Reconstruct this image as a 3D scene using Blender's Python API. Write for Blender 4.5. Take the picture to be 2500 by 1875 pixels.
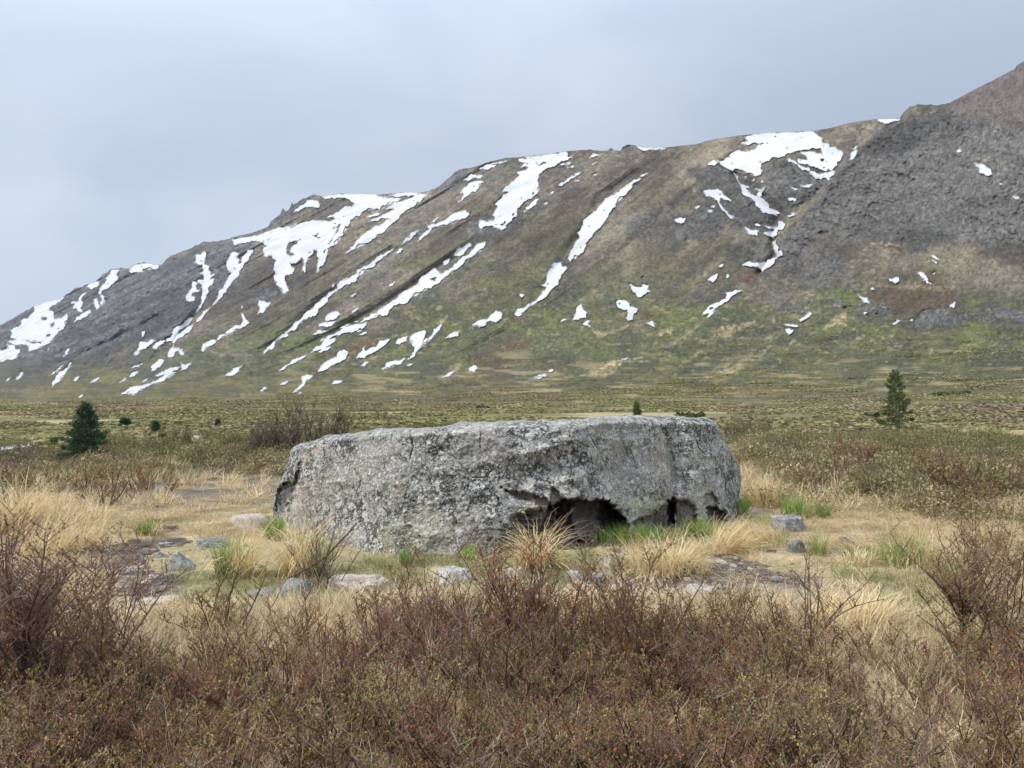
import bpy, math, random
import numpy as np
from mathutils import Vector
from mathutils.geometry import delaunay_2d_cdt

# ------------------------------------------------------------------ scene set-up
for o in list(bpy.data.objects):
    bpy.data.objects.remove(o)
SC = bpy.context.scene
COL = SC.collection
rng = np.random.default_rng(7)
random.seed(7)

# camera (numbers are in pixels of a 2500 x 1875 frame)
FPX, CXP, CYP, HORIZON, CAMZ = 1888.0, 1250.0, 937.5, 975.0, 1.65
PITCH = math.atan((HORIZON - CYP) / FPX)
cam_data = bpy.data.cameras.new('camera')
cam = bpy.data.objects.new('camera', cam_data)
COL.objects.link(cam)
cam.location = (0, 0, CAMZ)
cam.rotation_euler = (math.pi / 2 + PITCH, 0, 0)
cam_data.sensor_fit = 'HORIZONTAL'
cam_data.sensor_width = 36
cam_data.lens = 36 * FPX / 2500
cam_data.clip_start = 0.05
cam_data.clip_end = 60000
SC.camera = cam

# light: overcast day
SUN_EL, SUN_AZ = 46.0, -112.0        # compass style azimuth from +Y towards +X
SUN_STRENGTH = 1.5
SKY_STRENGTH = 0.1
world = bpy.data.worlds.new('World')
SC.world = world
world.use_nodes = True


def build_world():
    nt = world.node_tree
    nt.nodes.clear()
    N = nt.nodes.new
    L = nt.links.new
    out = N('ShaderNodeOutputWorld')
    bg = N('ShaderNodeBackground')
    bg.inputs['Strength'].default_value = SKY_STRENGTH
    sky = N('ShaderNodeTexSky')
    sky.sky_type = 'NISHITA'
    sky.sun_disc = False
    sky.sun_elevation = math.radians(SUN_EL)
    sky.sun_rotation = math.radians(SUN_AZ)
    tc = N('ShaderNodeTexCoord')
    # cloud layer: broad soft bands
    mp = N('ShaderNodeMapping')
    mp.inputs['Scale'].default_value = (1.0, 1.0, 2.2)
    mp.inputs['Rotation'].default_value = (0.25, 0.45, 0.2)
    n1 = N('ShaderNodeTexNoise')
    n1.inputs['Scale'].default_value = 2.3
    n1.inputs['Detail'].default_value = 5
    n1.inputs['Roughness'].default_value = 0.45
    n1.inputs['Distortion'].default_value = 0.5
    L(tc.outputs['Generated'], mp.inputs['Vector'])
    L(mp.outputs['Vector'], n1.inputs['Vector'])
    ramp = N('ShaderNodeValToRGB')
    e = ramp.color_ramp.elements
    e[0].position = 0.38
    e[0].color = (2.42, 2.80, 3.40, 1)
    e[1].position = 0.63
    e[1].color = (3.08, 3.41, 3.94, 1)
    L(n1.outputs['Fac'], ramp.inputs['Fac'])
    # an overcast sky grows brighter towards the veiled sun (left, behind) and the zenith
    dot = N('ShaderNodeVectorMath')
    dot.operation = 'DOT_PRODUCT'
    a = math.radians(-70)
    dot.inputs[1].default_value = Vector((math.sin(a) * 0.9, math.cos(a) * 0.9, 0.55)).normalized()
    L(tc.outputs['Generated'], dot.inputs[0])
    mr = N('ShaderNodeMapRange')
    mr.inputs['From Min'].default_value = 0.1
    mr.inputs['From Max'].default_value = 1.0
    mr.inputs['To Min'].default_value = 0.98
    mr.inputs['To Max'].default_value = 1.32
    L(dot.outputs['Value'], mr.inputs['Value'])
    mul = N('ShaderNodeVectorMath')
    mul.operation = 'SCALE'
    L(ramp.outputs['Color'], mul.inputs[0])
    L(mr.outputs['Result'], mul.inputs['Scale'])
    mix = N('ShaderNodeMixRGB')
    mix.inputs['Fac'].default_value = 0.9
    L(sky.outputs['Color'], mix.inputs['Color1'])
    sx = N('ShaderNodeSeparateXYZ')
    L(tc.outputs['Generated'], sx.inputs['Vector'])
    ze = N('ShaderNodeMapRange')
    ze.interpolation_type = 'SMOOTHSTEP'
    ze.inputs['From Min'].default_value = 0.25
    ze.inputs['From Max'].default_value = 1.0
    ze.inputs['To Min'].default_value = 1.0
    ze.inputs['To Max'].default_value = 2.9
    L(sx.outputs['Z'], ze.inputs['Value'])
    mu2 = N('ShaderNodeVectorMath')
    mu2.operation = 'SCALE'
    L(mul.outputs['Vector'], mu2.inputs[0])
    L(ze.outputs['Result'], mu2.inputs['Scale'])
    L(mu2.outputs['Vector'], mix.inputs['Color2'])
    L(mix.outputs['Color'], bg.inputs['Color'])
    L(bg.outputs['Background'], out.inputs['Surface'])


build_world()
sun_data = bpy.data.lights.new('sun', 'SUN')
sun_data.energy = SUN_STRENGTH
sun_data.angle = math.radians(14)
sun_data.color = (1.0, 0.93, 0.83)
sun = bpy.data.objects.new('sun', sun_data)
COL.objects.link(sun)
_a, _e = math.radians(SUN_AZ), math.radians(SUN_EL)
sun_dir = Vector((math.sin(_a) * math.cos(_e), math.cos(_a) * math.cos(_e), math.sin(_e)))
sun.rotation_euler = sun_dir.to_track_quat('Z', 'Y').to_euler()
sun.location = (-20, -20, 40)

SC.view_settings.view_transform = 'Standard'
SC.view_settings.look = 'None'
SC.view_settings.exposure = 0.90
SC.view_settings.gamma = 1.0
SC.view_settings.use_curve_mapping = False
SC.render.engine = 'CYCLES'
SC.cycles.max_bounces = 6
SC.cycles.diffuse_bounces = 3
SC.cycles.glossy_bounces = 2
SC.cycles.transmission_bounces = 2
SC.cycles.volume_bounces = 0
SC.cycles.use_denoising = True


# ------------------------------------------------------------------ helpers
def ray(px, py):
    """World direction of a frame pixel (numpy friendly)."""
    cx = (np.asarray(px, float) - CXP) / FPX
    cy = -(np.asarray(py, float) - CYP) / FPX
    cp, sp = math.cos(PITCH), math.sin(PITCH)
    return np.stack([cx, cp - cy * sp, sp + cy * cp], -1)


def _hash(ix, iy, iz):
    h = (ix * 374761393 + iy * 668265263 + iz * 1274126177) & 0xFFFFFFFF
    h = ((h ^ (h >> 13)) * 1103515245) & 0xFFFFFFFF
    h = (h ^ (h >> 16)) & 0xFFFFFF
    return h / float(0xFFFFFF)


def vnoise(x, y, z=None, seed=0):
    x = np.asarray(x, float)
    y = np.asarray(y, float)
    x, y = np.broadcast_arrays(x, y)
    ix = np.floor(x).astype(np.int64)
    iy = np.floor(y).astype(np.int64)
    fx = x - ix
    fy = y - iy
    ux = fx * fx * fx * (fx * (fx * 6 - 15) + 10)
    uy = fy * fy * fy * (fy * (fy * 6 - 15) + 10)
    if z is None:
        s = np.int64(seed * 7919)
        a = _hash(ix, iy, s); b = _hash(ix + 1, iy, s)
        c = _hash(ix, iy + 1, s); d = _hash(ix + 1, iy + 1, s)
        return (a + (b - a) * ux) * (1 - uy) + (c + (d - c) * ux) * uy
    z = np.broadcast_to(np.asarray(z, float), x.shape)
    iz = np.floor(z).astype(np.int64)
    fz = z - iz
    uz = fz * fz * (3 - 2 * fz)
    iz = iz + seed * 7919

    def layer(k):
        a = _hash(ix, iy, k); b = _hash(ix + 1, iy, k)
        c = _hash(ix, iy + 1, k); d = _hash(ix + 1, iy + 1, k)
        return (a + (b - a) * ux) * (1 - uy) + (c + (d - c) * ux) * uy
    return layer(iz) * (1 - uz) + layer(iz + 1) * uz


def fbm(x, y, z=None, oct=4, seed=0, gain=0.5, ridged=False):
    x = np.asarray(x, float)
    y = np.asarray(y, float)
    tot, amp, norm, f = 0.0, 1.0, 0.0, 1.0
    for k in range(oct):
        n = vnoise(x * f + 17.3 * k, y * f - 9.1 * k, None if z is None else np.asarray(z) * f + 5.7 * k, seed + k)
        if ridged:
            n = 1 - np.abs(2 * n - 1)
        tot = tot + amp * n
        norm += amp
        amp *= gain
        f *= 2.03
    return tot / norm            # 0..1


def sstep(a, b, x):
    t = np.clip((np.asarray(x, float) - a) / (b - a), 0, 1)
    return t * t * (3 - 2 * t)


def seg_dist(P, poly, closed=True):
    """distance of points to a polyline and, for the closest segment, the signed side (>0 left of travel)"""
    P = np.asarray(P, float)
    best = np.full(len(P), 1e18)
    side = np.zeros(len(P))
    n = len(poly)
    for i in range(n if closed else n - 1):
        a = np.array(poly[i], float)
        b = np.array(poly[(i + 1) % n], float)
        ab = b - a
        t = np.clip(((P - a) @ ab) / max(ab @ ab, 1e-9), 0, 1)
        d = P - a - t[:, None] * ab
        dd = (d * d).sum(1)
        m = dd < best
        best[m] = dd[m]
        cr = ab[0] * (P[:, 1] - a[1]) - ab[1] * (P[:, 0] - a[0])
        side[m] = np.sign(cr[m])
    return np.sqrt(best), side


def in_poly(P, poly):
    P = np.asarray(P, float)
    x, y = P[:, 0], P[:, 1]
    ins = np.zeros(len(P), bool)
    n = len(poly)
    for i in range(n):
        x1, y1 = poly[i]
        x2, y2 = poly[(i + 1) % n]
        if y1 == y2:
            continue
        c = ((y1 > y) != (y2 > y)) & (x < (x2 - x1) * (y - y1) / (y2 - y1) + x1)
        ins ^= c
    return ins


def soft_poly(P, poly, soft, wob=0.0):
    """1 inside, 0 outside, soft edge (pixels); wob = per point shift of the edge"""
    P = np.asarray(P, float)
    poly = np.asarray(poly, float)
    pad = soft * 3 + np.max(np.abs(wob)) + 1
    lo, hi = poly.min(0) - pad, poly.max(0) + pad
    near = ((P >= lo) & (P <= hi)).all(1)
    out = np.zeros(len(P))
    if not near.any():
        return out
    Q = P[near]
    d, _ = seg_dist(Q, poly)
    sd = np.where(in_poly(Q, poly), d, -d)
    w = wob if np.isscalar(wob) else wob[near]
    out[near] = sstep(-soft, soft, sd + w)
    return out


def mesh_np(name, V, F, mats=None, smooth=True, attrs=None):
    """V (n,3), F (m,3|4) -> mesh; attrs = {name: (n,3|4) colours or (n,) floats}"""
    V = np.asarray(V, np.float32)
    F = np.asarray(F, np.int32)
    me = bpy.data.meshes.new(name)
    me.vertices.add(len(V))
    me.vertices.foreach_set('co', V.ravel())
    k = F.shape[1]
    me.loops.add(F.size)
    me.loops.foreach_set('vertex_index', F.ravel())
    me.polygons.add(len(F))
    me.polygons.foreach_set('loop_start', np.arange(0, F.size, k, dtype=np.int32))
    try:
        me.polygons.foreach_set('loop_total', np.full(len(F), k, np.int32))
    except Exception:
        pass
    me.polygons.foreach_set('use_smooth', np.full(len(F), smooth, bool))
    if attrs:
        for an, av in attrs.items():
            av = np.asarray(av, np.float32)
            if av.ndim == 1:
                at = me.attributes.new(an, 'FLOAT', 'POINT')
                at.data.foreach_set('value', av)
            else:
                if av.shape[1] == 3:
                    av = np.concatenate([av, np.ones((len(av), 1), np.float32)], 1)
                at = me.attributes.new(an, 'FLOAT_COLOR', 'POINT')
                at.data.foreach_set('color', av.ravel())
    me.update(calc_edges=True)
    me.validate()
    if mats:
        for m in (mats if isinstance(mats, (list, tuple)) else [mats]):
            me.materials.append(m)
    return me


def obj(name, me, parent=None, label=None, cat=None, group=None, kind=None, loc=None):
    o = bpy.data.objects.new(name, me)
    COL.objects.link(o)
    if parent is not None:
        o.parent = parent
    if loc is not None:
        o.location = loc
    tag(o, label, cat, group, kind)
    return o


def tag(o, label=None, cat=None, group=None, kind=None):
    if label: o['label'] = label
    if cat: o['category'] = cat
    if group: o['group'] = group
    if kind: o['kind'] = kind
    return o


def grid_faces(nr, nc, wrap=False):
    r = np.arange(nr - 1)[:, None]
    c = np.arange(nc if wrap else nc - 1)[None, :]
    c2 = (c + 1) % nc
    a = r * nc + c
    b = r * nc + c2
    d = (r + 1) * nc + c
    e = (r + 1) * nc + c2
    return np.stack([a, b, e, d], -1).reshape(-1, 4)


# ------------------------------------------------------------------ materials
def new_mat(name):
    m = bpy.data.materials.new(name)
    m.use_nodes = True
    m.node_tree.nodes.clear()
    return m, m.node_tree.nodes.new, m.node_tree.links.new


def n_noise(N, L, vec, scale, detail=4, rough=0.55, dist=0.0):
    n = N('ShaderNodeTexNoise')
    n.inputs['Scale'].default_value = scale
    n.inputs['Detail'].default_value = detail
    n.inputs['Roughness'].default_value = rough
    n.inputs['Distortion'].default_value = dist
    if vec is not None:
        L(vec, n.inputs['Vector'])
    return n.outputs['Fac']


def n_map(N, L, val, a, b, c, d):
    m = N('ShaderNodeMapRange')
    m.inputs['From Min'].default_value = a
    m.inputs['From Max'].default_value = b
    m.inputs['To Min'].default_value = c
    m.inputs['To Max'].default_value = d
    L(val, m.inputs['Value'])
    return m.outputs['Result']


def n_math(N, L, op, a, b=None):
    m = N('ShaderNodeMath')
    m.operation = op
    for i, v in enumerate((a, b)):
        if v is None:
            continue
        if isinstance(v, (int, float)):
            m.inputs[i].default_value = v
        else:
            L(v, m.inputs[i])
    return m.outputs[0]


def n_mix(N, L, fac, c1, c2, mode='MIX'):
    m = N('ShaderNodeMixRGB')
    m.blend_type = mode
    for s, v in (('Fac', fac), ('Color1', c1), ('Color2', c2)):
        if isinstance(v, (int, float)):
            m.inputs[s].default_value = v
        elif isinstance(v, tuple):
            m.inputs[s].default_value = (*v[:3], 1)
        else:
            L(v, m.inputs[s])
    return m.outputs['Color']


def n_scale(N, L, colr, fac):
    v = N('ShaderNodeVectorMath')
    v.operation = 'SCALE'
    L(colr, v.inputs[0])
    if isinstance(fac, (int, float)):
        v.inputs['Scale'].default_value = fac
    else:
        L(fac, v.inputs['Scale'])
    return v.outputs['Vector']


def finish(N, L, color, rough=0.95, bump=None, bstr=0.5, bdist=0.02, spec=0.15):
    out = N('ShaderNodeOutputMaterial')
    p = N('ShaderNodeBsdfPrincipled')
    p.inputs['Roughness'].default_value = rough
    p.inputs['Specular IOR Level'].default_value = spec
    if isinstance(color, tuple):
        p.inputs['Base Color'].default_value = (*color[:3], 1)
    else:
        L(color, p.inputs['Base Color'])
    if bump is not None:
        b = N('ShaderNodeBump')
        b.inputs['Strength'].default_value = bstr
        b.inputs['Distance'].default_value = bdist
        L(bump, b.inputs['Height'])
        L(b.outputs['Normal'], p.inputs['Normal'])
    L(p.outputs['BSDF'], out.inputs['Surface'])


def mat_terrain(name, s1, s2, bdist, lo=0.72, hi=1.28):
    m, N, L = new_mat(name)
    at = N('ShaderNodeAttribute')
    at.attribute_name = 'Col'
    geo = N('ShaderNodeNewGeometry')
    pos = geo.outputs['Position']
    f1 = n_noise(N, L, pos, s1, 5, 0.6)
    f2 = n_noise(N, L, pos, s2, 5, 0.65)
    m1 = n_map(N, L, f1, 0.3, 0.7, lo, hi)
    m2 = n_map(N, L, f2, 0.3, 0.7, lo, hi)
    c = n_scale(N, L, at.outputs['Color'], n_math(N, L, 'MULTIPLY', m1, m2))
    finish(N, L, c, 1.0, f2, 0.6, bdist, 0.05)
    return m


def mat_leafy(name, cols, rand_obj=0.25, transl=0.3, val=(0.65, 1.25)):
    """cols: list of colours picked per face by the 'shade' attribute (0..1)"""
    m, N, L = new_mat(name)
    at = N('ShaderNodeAttribute')
    at.attribute_name = 'shade'
    ramp = N('ShaderNodeValToRGB')
    ramp.color_ramp.interpolation = 'LINEAR'
    els = ramp.color_ramp.elements
    while len(els) < len(cols):
        els.new(0.5)
    for i, c in enumerate(cols):
        els[i].position = i / max(1, len(cols) - 1)
        els[i].color = (*c, 1)
    L(at.outputs['Fac'], ramp.inputs['Fac'])
    oi = N('ShaderNodeObjectInfo')
    v = n_map(N, L, oi.outputs['Random'], 0, 1, 1 - rand_obj, 1 + rand_obj)
    c = n_scale(N, L, ramp.outputs['Color'], v)
    out = N('ShaderNodeOutputMaterial')
    d = N('ShaderNodeBsdfDiffuse')
    L(c, d.inputs['Color'])
    if transl > 0:
        t = N('ShaderNodeBsdfTranslucent')
        L(c, t.inputs['Color'])
        mx = N('ShaderNodeMixShader')
        mx.inputs['Fac'].default_value = transl
        L(d.outputs[0], mx.inputs[1])
        L(t.outputs[0], mx.inputs[2])
        L(mx.outputs[0], out.inputs['Surface'])
    else:
        L(d.outputs[0], out.inputs['Surface'])
    return m


def mat_snow(name):
    m, N, L = new_mat(name)
    geo = N('ShaderNodeNewGeometry')
    f = n_noise(N, L, geo.outputs['Position'], 0.02, 6, 0.6)
    f2 = n_noise(N, L, geo.outputs['Position'], 0.11, 4, 0.6)
    c = n_mix(N, L, n_map(N, L, f, 0.36, 0.68, 0, 1), (0.60, 0.61, 0.62), (0.44, 0.44, 0.44))
    c = n_scale(N, L, c, n_map(N, L, f2, 0.25, 0.5, 0.95, 1.0))
    finish(N, L, c, 0.8, f2, 0.3, 1.5, 0.1)
    return m


# ------------------------------------------------------------------ terrain shape
QX, QY = math.sin(math.radians(43)), math.cos(math.radians(43))     # horizontal up-slope direction of the mountain face
DX, DY = -math.cos(math.radians(43)), math.sin(math.radians(43))    # along the valley
MT, MK, MW = 0.65, 60.0, 300.0


def softplus(x):
    return np.where(x > 30, x, np.log1p(np.exp(np.minimum(x, 30))))


def h_big(x, y):
    q = QX * x + QY * y
    return MT * MK * (softplus((q - MW) / MK) - math.log1p(math.exp(-MW / MK)))


def h_near(x, y):
    """the ground as walked on: big shape + hummocks"""
    x = np.asarray(x, float)
    y = np.asarray(y, float)
    r = np.hypot(x, y)
    a = 0.05 + 0.30 * sstep(11, 24, r) + 0.35 * sstep(30, 90, r)
    fade = 1 - sstep(34, 56, r)
    n = fbm(x / 2.2, y / 2.2, oct=3, seed=3) - 0.5
    n2 = fbm(x / 6.5, y / 6.5, oct=3, seed=5) - 0.5
    mid = sstep(10, 22, r)
    z = h_big(x, y) + fade * (a * n * 0.6 + mid * n2 * 0.7) - 0.12 * fade * mid
    # a low heathery rise left of the boulder, further back
    z = z + 0.30 * np.exp(-(((x + 6.2) / 3.2) ** 2 + ((y - 21.0) / 2.6) ** 2))
    z = z + 0.25 * np.exp(-(((x - 6.5) / 3.5) ** 2 + ((y - 17.5) / 2.0) ** 2))
    return z


def ground_at(px, py):
    """point of the ground seen at a frame pixel"""
    d = ray(px, py)
    r = 6.0
    for _ in range(40):
        x, y = d[0] * r, d[1] * r
        gap = CAMZ + d[2] * r - float(h_near(x, y))
        r += gap / max(0.02, -d[2]) * 0.6
        r = min(max(r, 0.5), 200)
    return d[0] * r, d[1] * r, float(h_near(d[0] * r, d[1] * r))


# ------------------------------------------------------------------ colours of the vegetation seen from far (albedo)
C_HEATH = np.array([0.150, 0.130, 0.105])
C_BROWN = np.array([0.205, 0.176, 0.133])
C_ROCK = np.array([0.150, 0.145, 0.138])
C_ROCKD = np.array([0.090, 0.088, 0.086])
C_GREEN = np.array([0.146, 0.152, 0.074])
C_GREENB = np.array([0.160, 0.178, 0.074])
C_TAN = np.array([0.46, 0.37, 0.22])
C_DARK = np.array([0.090, 0.096, 0.076])
C_RUST = np.array([0.150, 0.098, 0.070])
C_OLIVE = np.array([0.170, 0.150, 0.062])
C_STRAW = np.array([0.50, 0.40, 0.24])
C_SOIL = np.array([0.085, 0.068, 0.058])
C_MOSS = np.array([0.27, 0.245, 0.12])


def lerp(a, b, t):
    t = np.asarray(t)[:, None]
    return a * (1 - t) + b * t


SOIL_AREAS = []


def valley_color(x, y):
    r = np.hypot(x, y)
    n1 = fbm(x / 9, y / 9, oct=4, seed=21)
    n2 = fbm(x / 3.1, y / 3.1, oct=4, seed=27)
    n3 = fbm(x / 28, y / 28, oct=3, seed=33)
    c = lerp(C_OLIVE, C_GREEN, sstep(0.45, 0.62, n3))
    c = lerp(c, C_HEATH * np.array([1.0, 0.93, 0.8]), sstep(0.46, 0.62, n1) * 0.75)
    c = lerp(c, C_DARK * 1.1, sstep(0.56, 0.72, n2) * 0.6)
    c = c * 1.15
    c = lerp(c, C_TAN * 0.95, sstep(0.56, 0.68, fbm(x / 6 + 40, y / 6, oct=4, seed=41)) * 0.75)
    mid = 1 - sstep(16, 30, r)
    cm = lerp(C_HEATH, C_STRAW * 0.62, sstep(0.42, 0.62, n2))
    c = lerp(c, cm, mid)
    near = 1 - sstep(10.5, 14.5, r + 4 * (n1 - 0.5))
    m1 = fbm(x / 0.7, y / 0.7, oct=4, seed=51)
    m2 = fbm(x / 1.9, y / 1.9, oct=3, seed=55)
    cn = lerp(C_STRAW * 0.95, C_SOIL * 2.2, sstep(0.52, 0.7, m1) * 0.6)
    cn = lerp(cn, C_MOSS, sstep(0.5, 0.66, m2) * 0.65)
    for poly in SOIL_AREAS:
        k = soft_poly(np.stack([x, y], -1), poly, 0.22, (m1 - 0.5) * 0.9)
        cn = lerp(cn, C_SOIL * 1.35, 0.85 * k)
    fg = 1 - sstep(5.4, 6.4, y + 0.8 * (m2 - 0.5))          # litter under the front shrubs
    cn = lerp(cn, np.array([0.17, 0.132, 0.092]), fg * 0.8)
    return lerp(c, cn, near)


PATHS = [
    ([(262, 1334), (320, 1318), (400, 1313), (455, 1316), (470, 1326), (405, 1336), (372, 1352), (352, 1378), (372, 1398), (432, 1408), (415, 1428), (378, 1450), (410, 1478), (400, 1520), (330, 1545), (285, 1510), (262, 1460), (262, 1420), (232, 1390), (240, 1360)],
     'trodden dark soil path at the left of the boulder'),
    ([(1745, 1352), (1785, 1356), (1825, 1372), (1870, 1388), (1948, 1412), (1925, 1424), (1860, 1412), (1800, 1404), (1760, 1400), (1738, 1384)],
     'strip of bare dark soil at the right of the boulder'),
    ([(1480, 1432), (1560, 1418), (1650, 1405), (1740, 1412), (1800, 1436), (1830, 1470), (1740, 1490), (1600, 1490), (1500, 1475)],
     'stony bare soil in front of the boulder'),
]
for _p, _l in PATHS:
    SOIL_AREAS.append([ground_at(*t)[:2] for t in _p])


# ------------------------------------------------------------------ the ground sheet
def build_ground():
    az = np.concatenate([np.radians(np.linspace(-180, -44, 28, endpoint=False)),
                         np.radians(np.linspace(-44, 44, 560, endpoint=False)),
                         np.radians(np.linspace(44, 180, 28, endpoint=False))])
    rr = np.concatenate([np.geomspace(0.35, 160, 310), np.geomspace(175, 9000, 16)])
    R, A = np.meshgrid(rr, az, indexing='ij')
    x = (R * np.sin(A)).ravel()
    y = (R * np.cos(A)).ravel()
    r = R.ravel()
    z = np.where(r < 165, h_near(x, y), h_big(x, y))
    # beneath the mountain sheet the ground dives out of the way
    fr = np.abs(A.ravel()) < math.radians(48)
    z = np.where(fr, np.minimum(z, 12) - 6.0 * sstep(146, 190, r) - sstep(190, 600, r) * 60, np.minimum(z, 40))
    col = valley_color(x, y)
    # moss green trodden lawn right of the path, in front of the boulder
    V = np.stack([x, y, z], -1)
    nc = len(az)
    F = grid_faces(len(rr), nc, wrap=True)
    V = np.concatenate([V, [[0, 0, float(h_near(0, 0))]]])
    col = np.concatenate([col, col[:1]])
    me = mesh_np('ground', V, F, mat_terrain('ground_soil', 2.3, 14.0, 0.04, 0.75, 1.25), attrs={'Col': col})
    return obj('ground', me, kind='structure', label='tundra valley floor of straw, moss and low scrub')


ground = build_ground()

# ------------------------------------------------------------------ mountain
RIDGE = [(-900, 935), (-500, 905), (-200, 850), (0, 795), (42, 771), (85, 747), (155, 726), (184, 702), (206, 697), (235, 685), (254, 668), (271, 658),
         (314, 654), (336, 641), (353, 639), (359, 641), (387, 647), (395, 645), (407, 631), (424, 622), (478, 600), (500, 590), (537, 588), (579, 577), (613, 569), (657, 552),
         (661, 538), (670, 531), (681, 523), (698, 516), (715, 504), (740, 485), (766, 476), (788, 480), (831, 473), (924, 475),
         (980, 470), (1026, 470), (1048, 465), (1071, 455), (1093, 437), (1108, 422), (1121, 415), (1155, 409), (1184, 398),
         (1234, 386), (1283, 382), (1339, 376), (1396, 368), (1441, 365), (1469, 369), (1484, 366), (1492, 360), (1499, 367), (1516, 367), (1521, 357),
         (1537, 352), (1551, 354), (1556, 358), (1579, 361), (1625, 360), (1699, 352), (1741, 340), (1812, 330), (1883, 323), (1987, 320),
         (2024, 313), (2080, 299), (2137, 291), (2196, 290), (2208, 272), (2222, 260), (2242, 254), (2271, 255), (2310, 255),
         (2327, 247), (2384, 216), (2440, 188), (2478, 167), (2483, 159), (2500, 151), (2600, 112), (3000, 40), (3400, 60)]
YB = 1004.0


def zp(ox, oy, s):
    """polygon(s) written in the coordinates of a 3.538 x enlargement whose corner is (ox, oy)"""
    out = []
    for part in s.split('|'):
        v = [float(t) for t in part.replace(',', ' ').split()]
        out.append([(ox + v[i] / 3.538, oy + v[i + 1] / 3.538) for i in range(0, len(v), 2)])
    return out


Z1, Z2, Z3, Z4, Z5, Z6, Z7, Z8 = (0, 600), (500, 400), (1000, 330), (1600, 200), (1700, 600), (500, 700), (1875, 100), (1150, 650)

ROCK_ZONES = [
    ([(2200, 285), (2310, 250), (2420, 265), (2500, 300), (2600, 300), (2600, 600), (2380, 600), (2250, 610), (2130, 585), (2050, 600), (1990, 570), (1940, 650), (1880, 625), (1960, 520), (2020, 430), (2090, 350)], 18, 1.0),
    (zp(*Z4, '230 740 560 700 900 830 1100 640 1350 780 1480 860 1350 1050 1200 1130 1080 1300 900 1300 700 1200 560 1300 350 1350 120 1330 60 1250 300 1100 420 1000 300 850')[0], 9, 0.95),
    (zp(*Z4, '600 1400 1000 1400 1050 1500 900 1560 650 1550')[0], 8, 0.8),
    (zp(*Z1, '0 690 150 610 650 370 1000 200 1380 190 1700 0 2200 -30 2080 230 1850 480 1560 720 1250 880 950 930 550 1030 300 1050 0 1020 -400 1100 -400 900')[0], 14, 1.0),
    (zp(*Z2, '420 1130 480 1060 600 1060 690 1110 560 1215 450 1220')[0], 5, 1.0),
    (zp(*Z2, '560 540 640 430 850 300 960 270 1000 330 860 330 760 420 640 500')[0], 4, 1.0),
    (zp(*Z3, '0 890 70 820 170 790 300 750 260 830 180 860 80 940 0 950')[0], 4, 0.9),
    (zp(*Z3, '1060 580 1120 520 1300 440 1480 370 1560 370 1480 440 1200 580 1050 680')[0], 4, 0.8),
    (zp(*Z3, '440 800 620 740 900 720 1000 680 860 830 640 880 500 980 420 1060 240 1200 180 1180 330 1050 430 960 640 880 520 840')[0], 4, 0.9),
    (zp(*Z3, '200 480 420 300 560 290 480 380 420 440 300 500')[0], 5, 0.9),
    (zp(*Z3, '1640 150 1740 100 1780 130 1900 70 1960 100 1900 140 1760 150')[0], 2, 1.0),
    (zp(*Z3, '1340 1060 1240 1060 1180 1200 1140 1280 1200 1290 1280 1180 1340 1130')[0], 4, 0.8),
    (zp(*Z3, '1940 740 2050 660 2211 640 2211 900 2100 930 1980 900')[0], 10, 0.7),
    (zp(*Z5, '1880 660 1960 580 2211 560 2830 540 2830 640 2211 670 1920 690')[0], 4, 1.25),
    (zp(*Z5, '1130 480 1350 480 1640 520 1600 580 1300 545')[0], 5, 1.0),
    (zp(*Z5, '740 500 980 480 900 600 760 590')[0], 6, 0.7),
    (zp(*Z5, '560 200 760 60 1000 0 1250 60 1350 330 1000 330 700 280')[0], 14, 0.65),
]
TAN_ZONES = [
    (zp(*Z8, '950 945 1200 825 1480 785 1300 845 1210 945 1100 975|1080 1105 1180 1040 1300 1005 1340 1030 1270 1105|1600 715 1780 640 1995 475 1900 590 1750 680|1890 785 1960 730 2005 745 1930 790|1040 550 1180 575 1370 500 1340 530 1100 620|1600 560 1750 540 1720 580 1640 600|500 1130 900 1110 900 1120 700 1140|650 1190 900 1190 1000 1205 700 1215|1260 1205 1410 1205 1400 1220'), 3, 0.85),
    (zp(*Z5, '170 740 200 690 280 690 500 650 520 680 350 735|1090 730 1200 600 1300 580 1290 690 1200 685|1330 735 1370 715 1390 745|0 960 0 900 70 910|160 1110 250 1060 330 1090 230 1130|550 910 640 870 600 920|0 1240 400 1220 300 1260'), 3, 0.85),
    (zp(*Z5, '150 1060 450 940 650 930 420 1050 200 1200 60 1170|150 700 130 800 300 800 330 740|590 820 620 780 740 730 620 840|1700 360 1850 310 2000 350 2211 370 2211 390 1950 380'), 9, 0.5),
    (zp(*Z1, '1130 1510 1400 1405 1750 1315 1765 1335 1450 1455 1200 1510'), 2.5, 0.95),
    (zp(*Z1, '300 1310 500 1260 420 1290|870 1340 1050 1270 1200 1270 950 1400|560 1200 620 1150 640 1180'), 5, 0.45),
    (zp(*Z6, '2010 800 2211 640 2211 700 2100 810|1850 480 1900 440 1870 500|1880 840 1960 820 1940 850|2000 310 2120 230 2050 320'), 5, 0.7),
    (zp(*Z4, '1870 1390 2080 1400 2110 1420 1900 1410|1100 1270 1150 1210 1190 1220 1060 1340'), 2.5, 0.7),
    (zp(*Z7, '1780 1000 2150 1080 2000 1050 1800 1040'), 4, 0.4),
]
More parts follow.
